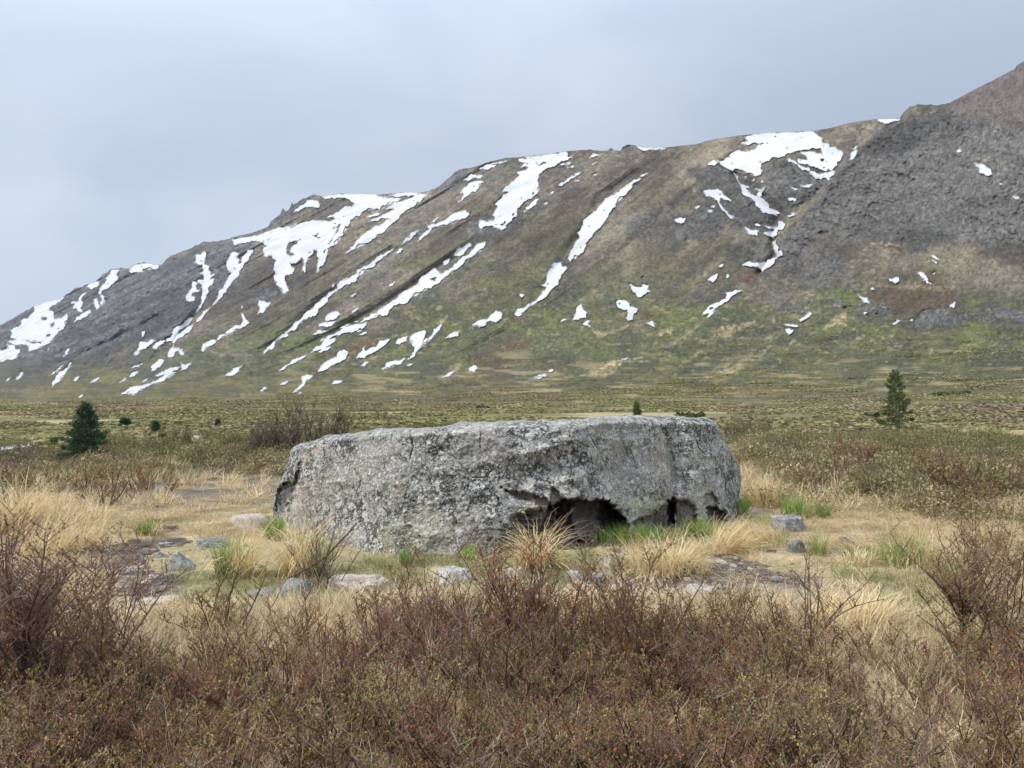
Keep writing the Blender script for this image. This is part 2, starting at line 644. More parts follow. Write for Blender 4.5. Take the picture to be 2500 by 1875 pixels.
RUST_ZONES = [
    (zp(*Z5, '290 270 400 210 590 205 430 350 330 300'), 6, 0.9),
    (zp(*Z6, '900 700 1000 560 1200 500 1400 400 1550 420 1300 640 1150 720 900 800 820 860'), 16, 0.7),
    (zp(*Z3, '830 1640 900 1560 1100 1480 1000 1620|1950 1560 2100 1480 2211 1480 2100 1600'), 10, 0.5),
    (zp(*Z8, '0 850 300 560 500 640 300 1000 0 1000|560 900 760 850 700 950'), 22, 0.6),
    (zp(*Z5, '1500 420 1700 350 2211 380 2211 560 1900 570 1650 510'), 16, 0.6),
]
GREEN_LINE = [(-900, 900), (0, 880), (250, 900), (500, 845), (800, 790), (1000, 720), (1150, 690), (1300, 690), (1450, 720), (1650, 760), (1760, 740), (1850, 690), (1950, 690), (2080, 710), (2200, 760), (2500, 770), (3400, 760)]
EDGE_1 = [(1060, 455), (1048, 470), (930, 545), (845, 620), (775, 665), (700, 718), (630, 768), (531, 835), (420, 905), (300, 960)]
EDGE_2 = [(2215, 262), (2196, 293), (2095, 356), (2024, 440), (1990, 490), (1940, 530), (1895, 575), (1890, 610), (1900, 625), (1863, 665), (1800, 715), (1700, 795), (1600, 850)]
EDGE_3 = [(430, 610), (400, 640), (350, 690), (250, 780), (130, 850), (0, 900)]
GULLIES = [([(1555, 430), (1470, 480), (1400, 600), (1340, 690), (1290, 760), (1230, 810), (1080, 900)], 16, 0.035),
           ([(1180, 590), (1090, 640), (960, 735), (880, 780), (760, 850), (640, 920)], 15, 0.03),
           ([(960, 610), (900, 650), (800, 720), (700, 810), (640, 865)], 12, 0.03),
           ([(1320, 400), (1260, 480), (1200, 560), (1130, 570)], 26, 0.03),
           ([(1140, 510), (1050, 560), (950, 630)], 10, 0.02),
           ([(500, 625), (505, 720), (480, 760), (430, 830), (350, 900)], 10, 0.03),
           ([(590, 640), (540, 720), (450, 800)], 10, 0.02),
           ([(700, 560), (680, 640), (690, 710)], 18, 0.03),
           ([(1800, 430), (1870, 490), (1900, 520), (1890, 640), (1860, 670)], 16, 0.04),
           ([(2330, 480), (2420, 600)], 20, 0.015)]


SNOW = [
 (Z1, '300 520 420 480 550 447 520 480 430 530 420 560 460 570 470 640 540 620 580 590 560 650 565 690 490 770 430 840 340 880 255 910 250 870 200 850 130 855 70 830 150 805 90 790 110 760 90 730 160 700 240 630 300 570|350 625 400 615 405 640 360 640|440 670 470 645 470 690 440 710|400 770 440 760 430 790 400 790|220 810 270 830 360 825 350 850 270 845'),
 (Z1, '-60 920 0 905 80 890 60 850 120 860 130 890 170 900 150 940 140 965 60 980 0 1000 -80 1010'),
 (Z1, '735 350 820 315 850 310 855 330 810 360 770 365'),
 (Z1, '965 212 1030 207 1005 250 1020 270 990 310 940 360 880 385 870 420 845 405 870 360 910 320 920 280 950 250'),
 (Z1, '1115 192 1190 162 1270 152 1370 167 1360 195 1340 205 1240 195 1235 230 1180 225 1130 235 1110 215 1140 195'),
 (Z1, '870 430 900 435 895 460 910 470 885 520 870 500 880 470'),
 (Z1, '810 465 840 460 850 500 860 530 840 550 820 520'),
 (Z1, '690 440 740 410 720 430 700 470 715 490 705 520 690 540 710 570 680 570 670 545 630 545 650 505 610 495 640 480 680 482'),
 (Z1, '640 655 700 600 775 552 780 580 720 620 680 640'),
 (Z1, '1690 85 1730 80 1755 60 1765 55 1770 110 1765 160 1810 175 1800 200 1820 240 1815 260 1860 245 1815 290 1850 285 1835 335 1810 340 1800 400 1780 450 1750 500 1700 570 1680 585 1720 530 1745 470 1750 400 1745 340 1710 310 1710 295 1760 300 1755 260 1735 240 1760 215 1750 165 1710 160 1690 140'),
 (Z1, '1610 470 1620 415 1650 380 1690 310 1700 330 1695 370 1725 390 1690 400 1660 400 1650 430 1680 445 1680 470 1640 485'),
 (Z1, '1990 75 2030 55 2060 70 2065 130 2055 155 2090 150 2110 85 2150 35 2185 30 2150 90 2110 150 2080 210 2065 255 2010 310 1960 370 1900 460 1840 508 1880 450 1930 370 1970 280 2000 240 1965 210 1970 130'),
 (Z1, '1810 540 1770 590 1695 655 1750 595'),
 (Z1, '1670 620 1600 700 1540 740 1500 800 1490 825 1440 830 1440 800 1480 790 1500 720 1560 690 1600 650 1640 625'),
 (Z1, '1670 680 1600 760 1540 800 1490 840 1500 810 1580 745 1640 695'),
 (Z1, '1500 850 1500 890 1550 880 1510 920 1490 960 1450 960 1470 890'),
 (Z1, '1310 1080 1330 1020 1380 980 1420 990 1390 1030 1360 1050 1330 1080'),
 (Z1, '1160 935 1200 880 1210 835 1280 840 1340 820 1300 850 1260 890 1210 900 1190 945'),
 (Z1, '1320 885 1350 840 1430 820 1400 850 1350 890'),
 (Z1, '1560 1015 1600 1030 1645 1015 1610 1060 1570 1075'),
 (Z1, '1345 1125 1400 1090 1490 1055 1555 1045 1500 1075 1420 1110'),
 (Z1, '1045 1275 1150 1225 1280 1190 1400 1135 1520 1100 1420 1160 1300 1200 1250 1230 1200 1250 1160 1285 1100 1280 1140 1250'),
 (Z1, '1740 900 1755 850 1800 830 1870 820 1900 770 1950 770 2080 690 2100 650 2085 575 2110 610 2150 665 2100 700 1990 760 1880 815 1830 860 1760 915'),
 (Z1, '455 1215 480 1140 560 1070 615 1005 590 1060 560 1110 500 1180'),
 (Z1, '550 960 580 900 600 885 580 940'), (Z1, '440 1115 480 1085 545 1025 520 1060 470 1102'),
 (Z1, '1105 1135 1140 1100 1190 1085 1160 1125'), (Z1, '1035 1175 1080 1150 1060 1172'), (Z1, '785 1185 830 1150 860 1140 820 1175'),
 (Z1, '640 1170 650 1140 685 1130 665 1160'), (Z1, '145 1150 175 1110 200 1095 180 1140'), (Z1, '50 1165 85 1140 75 1160'),
 (Z1, '95 1450 130 1430 170 1425 150 1445'), (Z1, '1230 1430 1285 1425 1290 1437 1240 1447'), (Z1, '670 1315 700 1290 715 1290 695 1310'),
 (Z1, '1230 740 1250 735 1245 770 1228 790'), (Z1, '1140 1050 1220 1020 1190 1045'), (Z1, '1540 900 1570 895 1590 940 1560 945'),
 (Z1, '2085 522 2092 520 2090 535'), (Z1, '410 905 425 870 420 895'), (Z1, '1230 1170 1280 1145 1260 1165'),
 (Z2, '240 660 330 642 450 622 560 582 700 545 830 510 940 488 1080 500 1170 475 1060 460 1150 420 1190 385 1270 372 1300 340 1230 300 1090 290 1010 279 1130 271 1300 262 1480 267 1500 285 1690 295 1640 330 1560 360 1450 390 1380 400 1340 450 1260 480 1230 540 1190 620 1120 700 1060 760 1045 820 1020 880 970 935 975 870 985 820 970 750 935 740 910 800 870 860 870 910 860 940 840 900 860 830 830 800 800 850 760 870 770 900 760 950 700 960 690 1000 710 1060 725 1100 680 1125 640 1060 600 1000 610 950 600 880 620 830 570 790 520 800 510 760 550 710 470 670 400 665 300 690 260 705|705 760 720 690 770 660 835 648 800 690 750 715 735 760 790 790 740 800 710 785|930 610 985 590 970 620 1000 650 950 630|1160 520 1175 515 1150 590 1100 660 1060 695 1120 620|1030 740 1045 735 1030 780 1020 760|735 850 790 858 770 890 745 885'),
 (Z2, '1950 272 1880 305 1800 372 1700 432 1650 490 1560 580 1480 630 1400 680 1300 730 1215 775 1290 700 1340 640 1400 590 1470 545 1540 520 1600 460 1500 490 1420 500 1500 460 1600 420 1640 380 1560 400 1620 350 1700 330 1800 290 1900 264'),
 (Z2, '1400 460 1450 440 1510 430 1480 450 1430 462'),
 (Z2, '880 315 960 320 990 350 990 378 930 370 880 375 820 400 770 412 810 380 870 350'),
 (Z2, '1590 268 1700 254 1860 253 1820 270 1700 277'),
 (Z2, '460 1295 480 1250 470 1180 520 1195 570 1205 530 1245'),
 (Z2, '1635 735 1560 790 1480 850 1420 900 1330 970 1240 1040 1170 1080 1090 1140 1050 1200 980 1250 900 1320 800 1400 700 1470 600 1550 600 1580 510 1635 540 1590 640 1500 740 1420 850 1320 860 1300 950 1220 1030 1150 1080 1115 1060 1130 1150 1070 1140 1050 1170 1010 1260 980 1310 950 1320 920 1400 880 1450 850 1500 800 1580 760'),
 (Z2, '1840 575 1790 640 1705 695 1740 650'),
 (Z2, '1845 660 1880 610 1940 570 1925 540 1990 520 2060 495 2110 455 2180 420 2250 402 2284 430 2209 482 2100 525 2040 530 1960 550 1940 590 1880 640'),
 (Z2, '2419 672 2409 722 2309 802 2239 852 2189 902 2099 962 1969 1052 1769 1167 1620 1240 1500 1295 1400 1350 1340 1375 1380 1340 1500 1270 1600 1200 1700 1120 1780 1080 1850 1020 1930 940 1990 900 2010 930 2040 960 2090 920 2140 900 2180 860 2240 800 2280 790 2320 740 2380 690|1940 990 2010 980 1990 1015 1960 1010'),
 (Z2, '1960 505 2005 462 2015 470 1985 500'), (Z2, '1100 1060 1110 1035 1118 1050 1105 1075'),
 (Z3, '380 1040 420 980 525 935 530 960 480 1000 430 1045'), (Z3, '285 1100 310 1080 345 1070 330 1110 300 1125'),
 (Z2, '1040 1330 1080 1290 1150 1275 1165 1300 1120 1340 1050 1360'), (Z2, '985 1390 1050 1368 1140 1357 1100 1395 1000 1405'),
 (Z2, '1345 1385 1395 1370 1330 1420 1250 1450 1170 1480 1100 1490 1000 1530 1080 1480 1160 1450 1250 1400 1290 1390'),
 (Z2, '1165 1420 1200 1400 1250 1385 1200 1410'), (Z2, '940 1470 980 1445 1050 1440 1000 1465'), (Z2, '1310 1450 1350 1440 1330 1453'),
 (Z2, '1335 1475 1395 1450 1400 1465 1360 1478'), (Z2, '1270 1290 1290 1265 1320 1245 1300 1275'), (Z2, '1260 1145 1290 1120 1300 1125 1275 1145'),
 (Z2, '1590 1055 1610 1035 1645 1020 1625 1050'), (Z2, '1660 770 1690 730 1710 735 1690 765'), (Z2, '1300 1365 1330 1352 1315 1368'),
 (Z6, '915 570 1000 510 1020 480 1130 445 1100 490 1040 530 960 555'), (Z6, '980 560 1020 530 1080 520 1060 550 1010 568'),
 (Z6, '975 735 1000 700 1040 650 1140 610 1150 570 1195 545 1235 565 1220 600 1180 640 1100 680 1060 710 1000 730'),
 (Z6, '1315 615 1350 560 1380 515 1385 560 1430 530 1480 520 1510 470 1595 450 1560 500 1470 560 1400 590 1360 610'),
 (Z6, '1650 490 1680 450 1750 430 1740 470 1680 500'),
 (Z6, '1765 450 1820 400 1905 380 1910 400 1880 460 1900 480 1960 430 2040 320 2030 370 1960 450 1870 520 1820 570 1760 625 1810 560 1820 520 1790 500'),
 (Z6, '1540 710 1560 690 1640 640 1725 622 1700 660 1600 700'), (Z6, '760 915 830 850 850 830 840 780 880 760 935 770 900 800 870 815 850 860 800 895'),
 (Z6, '645 720 720 670 800 620 875 590 830 630 740 670'), (Z6, '180 765 250 710 320 685 290 730 220 770'), (Z6, '1095 840 1150 810 1190 815 1170 830'),
 (Z6, '475 900 520 865 530 880 500 898'), (Z6, '645 850 680 825 710 820 690 845'), (Z6, '2080 445 2150 390 2190 390 2185 430 2120 440'),
 (Z6, '1355 685 1380 655 1410 655 1380 688'), (Z6, '1755 680 1795 662 1770 684'), (Z6, '805 920 835 910 820 924'), (Z6, '2050 790 2110 740 2150 730 2110 775'),
 (Z3, '705 243 830 224 800 240 730 250'), (Z3, '600 290 660 255 745 260 700 285 650 295'), (Z3, '475 385 520 345 630 350 610 372 540 375'),
 (Z3, '435 495 500 440 560 400 635 405 600 450 520 510 420 572 470 515'),
 (Z3, '940 215 980 203 1080 211 1000 190 1150 178 1240 163 1365 162 1360 185 1400 190 1330 225 1290 240 1240 270 1180 290 1130 330 1105 390 1120 440 1110 490 1060 540 980 580 930 630 930 690 880 740 830 800 795 820 740 800 720 780 650 785 620 810 610 740 660 750 730 740 740 710 720 690 740 650 760 610 740 595 790 550 850 490 805 485 830 450 900 400 950 350 930 325 1000 310 1030 280 970 275 1030 245|735 780 760 760 755 785|780 775 820 740 835 750 800 785|885 680 905 665 905 690 890 700|1060 495 1075 490 1075 515 1060 515|1090 235 1180 232 1180 245 1100 243'),
 (Z3, '985 660 1040 600 1115 550 1090 600 1030 640'), (Z3, '1285 437 1370 370 1470 315 1460 340 1370 400'), (Z3, '1425 400 1470 382 1455 395'),
 (Z3, '1585 342 1625 332 1600 347'), (Z3, '1555 195 1590 165 1630 170 1590 190'), (Z3, '1570 250 1620 230 1590 250'), (Z3, '1355 280 1425 262 1400 280'),
 (Z3, '1300 255 1395 233 1380 250 1320 260'), (Z3, '1220 495 1240 490 1235 515'), (Z3, '2055 330 2020 350 1992 362 2010 345'), (Z3, '1165 595 1190 575 1185 592'),
 (Z3, '2000 370 1940 410 1920 450 1860 520 1780 590 1720 670 1690 740 1620 820 1560 890 1520 930 1510 980 1470 1030 1390 1090 1370 1065 1400 1000 1430 930 1470 890 1480 810 1500 770 1560 690 1620 650 1670 580 1720 535 1790 500 1840 460 1900 415 1960 390'),
 (Z3, '1250 1105 1305 1098 1320 1140 1360 1140 1310 1200 1300 1240 1250 1310 1190 1380 1100 1440 1000 1510 970 1555 905 1550 920 1530 1000 1490 1080 1440 1140 1380 1180 1310 1140 1300 1180 1270 1190 1210 1210 1170'),
 (Z3, '550 1640 600 1600 680 1590 710 1550 750 1520 795 1540 795 1580 740 1615 690 1605 640 1650 600 1655'),
 (Z3, '1900 1285 1940 1310 2000 1320 2020 1290 2060 1300 2070 1350 2020 1380 1970 1400 1950 1360 1920 1330'),
 (Z3, '1785 1440 1850 1425 1890 1450 1900 1480 1970 1500 1940 1540 1930 1590 1890 1605 1870 1580 1885 1540 1880 1505 1800 1490'),
 (Z3, '1410 1590 1440 1530 1480 1460 1500 1510 1525 1530 1525 1570 1460 1595'), (Z3, '1495 1630 1560 1600 1540 1630 1560 1655 1510 1640'),
 (Z3, '2050 1620 2100 1610 2120 1655 2080 1640'), (Z3, '1310 1605 1340 1585 1360 1590 1330 1605'), (Z3, '950 1380 965 1372 985 1385 970 1400'),
 (Z3, '1955 101 2050 115 2211 111 2211 120 2040 135 1990 117'), (Z3, '2010 1240 2022 1225 2020 1238'),
 (Z4, '770 473 850 460 1000 442 1370 430 1410 470 1440 490 1435 520 1500 545 1495 568 1545 565 1615 605 1618 635 1570 690 1545 740 1530 775 1500 755 1490 740 1480 770 1400 740 1330 720 1230 675 1240 668 1310 680 1310 650 1260 610 1340 600 1400 620 1450 635 1440 600 1430 570 1350 570 1320 585 1200 600 1130 620 1120 635 1020 650 960 685 920 700 910 740 920 770 905 805 850 800 780 775 690 745 670 770 620 745 560 695 450 710 480 688 580 685 690 660 640 640 650 625 770 605 870 580 890 540 950 515 860 520 800 545 740 525 800 515 780 490|1425 665 1450 660 1455 690 1430 690|1465 680 1485 680 1480 695|725 690 745 690 735 698'),
 (Z4, '1150 665 1180 680 1220 700 1330 770 1420 800 1450 790 1540 770 1545 795 1500 850 1470 825 1430 845 1350 800 1250 730 1200 700 1150 695'),
 (Z4, '670 775 715 820 730 880 810 910 780 920 830 975 880 980 960 1040 980 1085 1080 1135 1040 1145 1055 1160 980 1140 930 1130 900 1090 860 1030 790 990 750 940 735 890 705 850 700 820'),
 (Z4, '860 920 900 925 945 910 920 960 895 1000 880 985 905 945'),
 (Z4, '415 945 460 935 560 940 585 975 650 1025 570 1000 550 1040 580 1090 620 1120 650 1150 700 1178 650 1180 600 1120 560 1080 540 1030 500 1000 440 990'),
 (Z4, '165 1190 260 1182 220 1225 200 1215'), (Z4, '335 1090 390 1068 370 1090'), (Z4, '455 1110 490 1105 490 1122 470 1125'), (Z4, '485 1080 515 1065 510 1085'),
 (Z4, '775 1260 820 1280 890 1285 880 1325 810 1315'), (Z4, '1070 1200 1120 1230 1090 1280 1020 1345 930 1305 1020 1290 1030 1275 940 1240 1060 1255'),
 (Z4, '1040 1365 1010 1390 1040 1480 1050 1510 1095 1500 1090 1460 1060 1465 1040 1400'),
 (Z4, '750 1580 880 1560 890 1575 960 1560 1020 1520 1050 1515 1000 1590 930 1640 900 1610 830 1595'),
 (Z4, '1130 1160 1225 1130 1200 1150 1160 1162'), (Z4, '1145 1008 1215 1008 1210 1028 1160 1025'), (Z4, '1245 890 1300 895 1345 885 1330 912 1280 905'),
 (Z4, '1170 912 1225 925 1215 935'), (Z4, '1685 665 1690 610 1740 590 1735 630 1700 675'), (Z4, '1705 580 1735 557 1735 575 1720 585'),
 (Z4, '1925 327 2110 324 2090 337 1990 362 1940 347'), (Z4, '555 1600 580 1578 580 1595'), (Z4, '775 820 790 812 785 824'), (Z4, '835 850 855 840 855 853'),
 (Z4, '910 870 920 850 932 866'), (Z4, '860 1228 900 1232 905 1243 870 1243'),
 (Z5, '60 590 80 560 130 510 200 490 260 460 265 410 300 400 385 385 300 440 240 490 170 540 140 590 95 620 110 580|110 550 130 530 150 535 130 555'),
 (Z5, '100 295 130 265 185 245 170 290 140 315'), (Z5, '255 275 275 250 280 275'), (Z5, '200 180 230 160 225 182'),
 (Z5, '1395 410 1410 440 1440 450 1475 455 1495 498 1450 490 1420 450'), (Z5, '1665 285 1700 290 1745 270 1750 295 1720 325 1690 305'),
 (Z5, '1920 235 1950 230 1985 270 2000 310 2035 330 1990 320 1955 280'), (Z5, '2035 85 2095 115 2070 117'), (Z5, '890 640 930 620 985 572 995 590 950 630 900 655'),
 (Z5, '760 680 860 685 880 700 820 695'), (Z5, '770 730 800 715 840 730 800 765'), (Z5, '1510 375 1525 365 1530 380'), (Z5, '1445 575 1475 572 1460 588'),
 (Z5, '1845 640 1870 635 1865 650'), (Z5, '2190 520 2230 495 2225 540'), (Z5, '1695 680 1740 645 1765 645 1720 675'),
 (Z5, '2045 130 2080 145 2070 155'), (Z5, '2040 245 2062 228 2055 245'),
 (Z7, '1780 1055 1850 1065 1925 1110 1935 1145 1870 1150 1820 1130 1830 1100'), (Z7, '1635 955 1650 940 1670 955 1650 962'), (Z7, '2003 1235 2013 1228 2024 1237'),
 (Z7, '2110 1345 2170 1355 2160 1367'),
 (Z8, '540 960 590 945 640 930 648 950 590 975'), (Z8, '670 910 690 892 712 892 690 915'), (Z8, '0 870 40 860 50 885 20 915 -20 905'), (Z8, '1300 805 1365 780 1340 805'),
]


def snow_mask(P, grow):
    m = np.zeros(len(P))
    for (z, t) in SNOW:
        polys = zp(*z, t)
        k = soft_poly(P, polys[0], 1.6, grow)
        for h in polys[1:]:
            k = k * (1 - soft_poly(P, h, 1.6, 0.0))
        m = np.maximum(m, k)
    return m


def build_mountain():
    cols = np.concatenate([np.linspace(-620, -30, 24, endpoint=False), np.linspace(-30, 2530, 940, endpoint=False), np.linspace(2530, 3100, 24)])
    nr = 320
    rp = np.array(RIDGE, float)
    ry = np.interp(cols, rp[:, 0], rp[:, 1])
    jag = (fbm(cols / 9.0, cols * 0, oct=3, seed=61) - 0.5)
    rough = np.interp(cols, [0, 60, 330, 420, 655, 662, 720, 735, 780, 900, 1030, 1060, 1130, 1150, 1460, 1560, 1600, 2180, 2200, 2320, 2340, 2480, 2500],
                      [4, 6, 6, 6, 3, 16, 16, 6, 5, 1, 1, 6, 6, 2.5, 2.5, 6, 1.2, 1.2, 7, 7, 1.5, 2, 4])
    ry = ry + jag * rough + np.where((cols > 655) & (cols < 722), -9 * sstep(0.55, 0.8, vnoise(cols / 7.5, cols * 0, seed=9)), 0)
    t = np.linspace(0, 1, nr)
    PX, T = np.meshgrid(cols, t)
    PY = YB + (ry[None, :] - YB) * T
    px, py, tt = PX.ravel(), PY.ravel(), T.ravel()
    P = np.stack([px, py], -1)
    d = ray(px, py)
    hl = np.hypot(d[:, 0], d[:, 1])
    ux, uy, te = d[:, 0] / hl, d[:, 1] / hl, d[:, 2] / hl
    qf = QX * ux + QY * uy
    lo = np.full(len(px), 1.0)
    hi = np.full(len(px), 5200.0)
    for _ in range(48):
        mid = (lo + hi) / 2
        f = CAMZ + te * mid - h_big(mid * ux, mid * uy)
        lo = np.where(f > 0, mid, lo)
        hi = np.where(f > 0, hi, mid)
    r = (lo + hi) / 2
    s = r * (DX * ux + DY * uy)
    q = r * qf
    # ---- zones
    wob = (fbm(px / 34, py / 34, oct=4, seed=71) - 0.5) * 60
    wobf = (fbm(px / 9, py / 9, oct=3, seed=77) - 0.5) * 16
    rock = np.zeros(len(px))
    crag = np.zeros(len(px))
    for poly, soft, w in ROCK_ZONES:
        k = w * soft_poly(P, poly, soft, np.clip(wob, -soft * 1.6, soft * 1.6) + wobf * 0.6)
        rock = np.maximum(rock, k)
        if soft > 4 and w <= 1:
            crag = np.maximum(crag, k)
    snow = snow_mask(P, np.clip((fbm(px / 5, py / 4, oct=3, seed=151) - 0.5) * 9, -2.5, 2.5))
    snow_w = snow_mask(P, 3.0)
    leftw = 1 - sstep(380, 620, px)
    # ---- relief: everything as a fraction of the distance
    amp = sstep(0.04, 0.3, tt)
    n_big = fbm(s / 190, q / 420, oct=4, seed=81) - 0.5
    n_rill = 0.5 - fbm(s / 62, q / 520, oct=4, seed=85, ridged=True)
    n_crag = fbm((px + 0.5 * py) / 60, (py - 0.4 * px) / 34, oct=5, seed=89, ridged=True, gain=0.62) - 0.5
    n_fine = fbm(px / 5.5, py / 4.5, oct=3, seed=93) - 0.5
    eps = 0.055 * n_big + 0.034 * n_rill * (1 - 0.7 * snow_w) * (1 - 0.75 * leftw) * (1 - 0.8 * np.minimum(rock, 1))
    n_rib = 0.5 - fbm(s / 170 + 3.1, q / 900, oct=3, seed=153, ridged=True)
    eps += 0.05 * n_rib * (1 - 0.5 * leftw)
    eps += leftw * (1 - 0.8 * snow_w) * 0.05 * (0.5 - fbm((px + 0.7 * py) / 38, (py - 0.3 * px) / 52, oct=4, seed=171, ridged=True))
    eps += (1 - 0.9 * snow_w) * crag * (-0.022 * n_crag + 0.008 * n_fine) + (1 - 0.9 * snow_w) * (1 - np.minimum(rock, 1)) * 0.004 * n_fine
    for E, A, wr, wl in ((EDGE_1, 0.05, 170, 60), (EDGE_2, 0.06, 200, 70), (EDGE_3, 0.03, 120, 40)):
        dd, sd = seg_dist(P, E, closed=False)
        sg = sd * np.tanh(dd / 3.0)
        # travel runs down to the left: the nearer spur lies on the left of travel when y points down
        eps += np.where(sg < 0, A * np.abs(sg) * np.exp(-dd / wl), -A * sg * np.exp(-dd / wr)) * (1 if E is not None else 0) * SIDE
    for G, w, A in GULLIES:
        dd, _ = seg_dist(P, G, closed=False)
        eps += A * np.exp(-(dd / w) ** 2)
    r2 = r * (1 + eps * amp)
    V = np.stack([r2 * ux, r2 * uy, CAMZ + r2 * te + 0.06], -1)

    # ---- colour: what grows or lies where
    nA = fbm(s / 26, q / 150, oct=5, seed=101)
    nB = fbm(s / 9, q / 40, oct=4, seed=105)
    nC = fbm(px / 70, py / 40, oct=4, seed=109)
    nD = fbm(px / 7, py / 5, oct=4, seed=113, gain=0.6)
    nE = fbm(px / 16, py / 7, oct=4, seed=117)
    c = lerp(C_HEATH, C_BROWN, sstep(0.38, 0.62, nA))
    c = lerp(c, C_HEATH * 0.8, sstep(0.52, 0.66, nB) * 0.6)
    c = lerp(c, C_BROWN * np.array([1.25, 1.2, 1.15]), sstep(0.55, 0.7, nE) * 0.5)
    nS = fbm(s / 14, q / 420, oct=4, seed=131)
    c = c * (0.66 + 0.68 * nS)[:, None]
    c = lerp(c, C_ROCK * 0.85, sstep(0.57, 0.68, fbm(px / 60 + py / 90, py / 60, oct=5, seed=135)) * 0.5)
    nL = fbm(px / 120 + py / 160, py / 110 - px / 300, oct=4, seed=155)
    c = c * (0.70 + 0.60 * sstep(0.3, 0.7, nL))[:, None]
    gl = np.array(GREEN_LINE, float)
    gy = np.interp(px, gl[:, 0], gl[:, 1])
    g = sstep(-70, 90, py - gy + (nC - 0.5) * 260)
    c = lerp(c, C_GREEN * 0.95, g * 0.85)
    c = lerp(c, C_GREEN * 0.9, sstep(-260, 0, py - gy) * sstep(0.42, 0.62, nA) * 0.55 * sstep(900, 1300, px))
    c = lerp(c, C_GREENB, g * sstep(0.52, 0.68, nC) * 0.7)
    # scrub: dark patches and speckle
    c = lerp(c, C_DARK, sstep(-150, 30, py - gy) * sstep(0.47, 0.62, fbm(px / 48, py / 24, oct=4, seed=121)) * 0.62)
    for polys, soft, w in RUST_ZONES:
        for poly in polys:
            c = lerp(c, C_RUST, w * soft_poly(P, poly, soft, np.clip(wob, -soft, soft) + wobf))
    rk = lerp(C_ROCK, C_ROCKD, sstep(0.40, 0.62, fbm(s / 60, q / 60, oct=4, seed=125)))
    leftd = 1 - sstep(450, 900, px)
    rk = lerp(rk, rk * np.array([0.86, 0.93, 1.0]), leftd)
    rk = rk * (0.22 + 0.60 * nD + 0.95 * fbm((px + py) / 7, (py - px * 0.6) / 5, oct=4, seed=139, ridged=True, gain=0.7))[:, None]
    c = lerp(c, rk, np.clip(rock, 0, 1) * (0.55 + 0.45 * sstep(0.30, 0.42, nD)))
    c = lerp(c, rk * 1.5, np.clip(rock - 1, 0, 1) * 3)
    # mauve scree of the right hand peak
    c = lerp(c, np.array([0.175, 0.150, 0.136]), soft_poly(P, [(2300, 262), (2480, 150), (2620, 80), (2620, 330), (2430, 300), (2360, 280)], 14, wobf))
    for polys, soft, w in TAN_ZONES:
        for poly in polys:
            c = lerp(c, C_TAN, w * soft_poly(P, poly, soft, np.clip(wobf * 0.7, -soft * 1.5, soft * 1.5)) * (0.45 + 0.55 * sstep(0.38, 0.55, nD)))
    # small bleached specks
    c = lerp(c, C_TAN * 0.8, sstep(0.66, 0.76, nE) * g * 0.6)
    c = c * (0.55 + 0.90 * nD)[:, None]
    nF = fbm(px / 3.6, py / 2.8, oct=3, seed=141)
    c = lerp(c, c * 0.55, sstep(0.56, 0.70, nF) * 0.75)
    c = lerp(c, c * 1.45, sstep(0.60, 0.72, 1 - nF) * 0.6)
    # valley floor at the foot
    vc = valley_color(V[:, 0], V[:, 1])
    st = fbm(px / 60, py / 6.5, oct=4, seed=161)
    st2 = fbm(px / 90, py / 9 + 30, oct=4, seed=165)
    low = sstep(800, 930, py + (nC - 0.5) * 80)
    c = lerp(c, C_DARK * 1.05, low * sstep(0.50, 0.64, st) * 0.65)
    low_r = low * (0.25 + 0.75 * sstep(500, 1100, px))
    c = lerp(c, C_TAN * 0.8, low_r * sstep(0.60, 0.72, st2) * 0.75)
    c = lerp(c, C_ROCKD * 1.15, low * (1 - sstep(250, 900, px)) * sstep(0.42, 0.6, nE) * 0.6)
    vc = lerp(vc, C_OLIVE * 0.95, np.full(len(px), 0.55))
    vc = lerp(vc, C_DARK * 1.25, sstep(0.50, 0.64, st) * 0.6)
    vc = lerp(vc, C_TAN * 0.85, sstep(0.58, 0.70, st2) * 0.75 * (0.3 + 0.7 * sstep(400, 1000, px)))
    vc = vc * (0.70 + 0.60 * nD)[:, None]
    c = lerp(vc, c, sstep(1000, 880, py + (nE - 0.5) * 70 + (nC - 0.5) * 110))
    c = c * np.array([0.73, 0.725, 0.705])
    c = lerp(c, np.array([0.55, 0.56, 0.57]), snow * 0.92)
    # ---- the back of the ridge falls away, out of sight
    top = V.reshape(nr, len(cols), 3)[-1]
    tu = np.stack([ux, uy], -1).reshape(nr, len(cols), 2)[-1]
    back = []
    for k, (dr, dz) in enumerate(((0.006, -0.002), (0.02, -0.010), (0.06, -0.04), (0.15, -0.12), (0.4, -0.45))):
        rt = np.hypot(top[:, 0], top[:, 1])
        b = top.copy()
        b[:, :2] += tu * (rt * dr)[:, None]
        b[:, 2] += rt * dz * 0.6
        back.append(b)
    nb = len(back)
    Vall = np.concatenate([V] + back)
    call = np.concatenate([c] + [c.reshape(nr, len(cols), 3)[-1]] * nb)
    F = grid_faces(nr + nb, len(cols))
    global TOP_Z
    TOP_Z = float(Vall[:, 2].max())
    me = mesh_np('mountain', Vall, F, mat_terrain('mountain_slope', 0.035, 0.3, 1.2, 0.85, 1.15), attrs={'Col': call})
    o = obj('mountain', me, kind='structure', label='long brown mountainside streaked with melting snow under a grey sky')
    return o, cols, ry, r2.reshape(nr, len(cols))


SIDE = -1.0
TOP_Z = 0.0
mountain, M_COLS, M_RY, M_R = build_mountain()
_nr = M_R.shape[0]
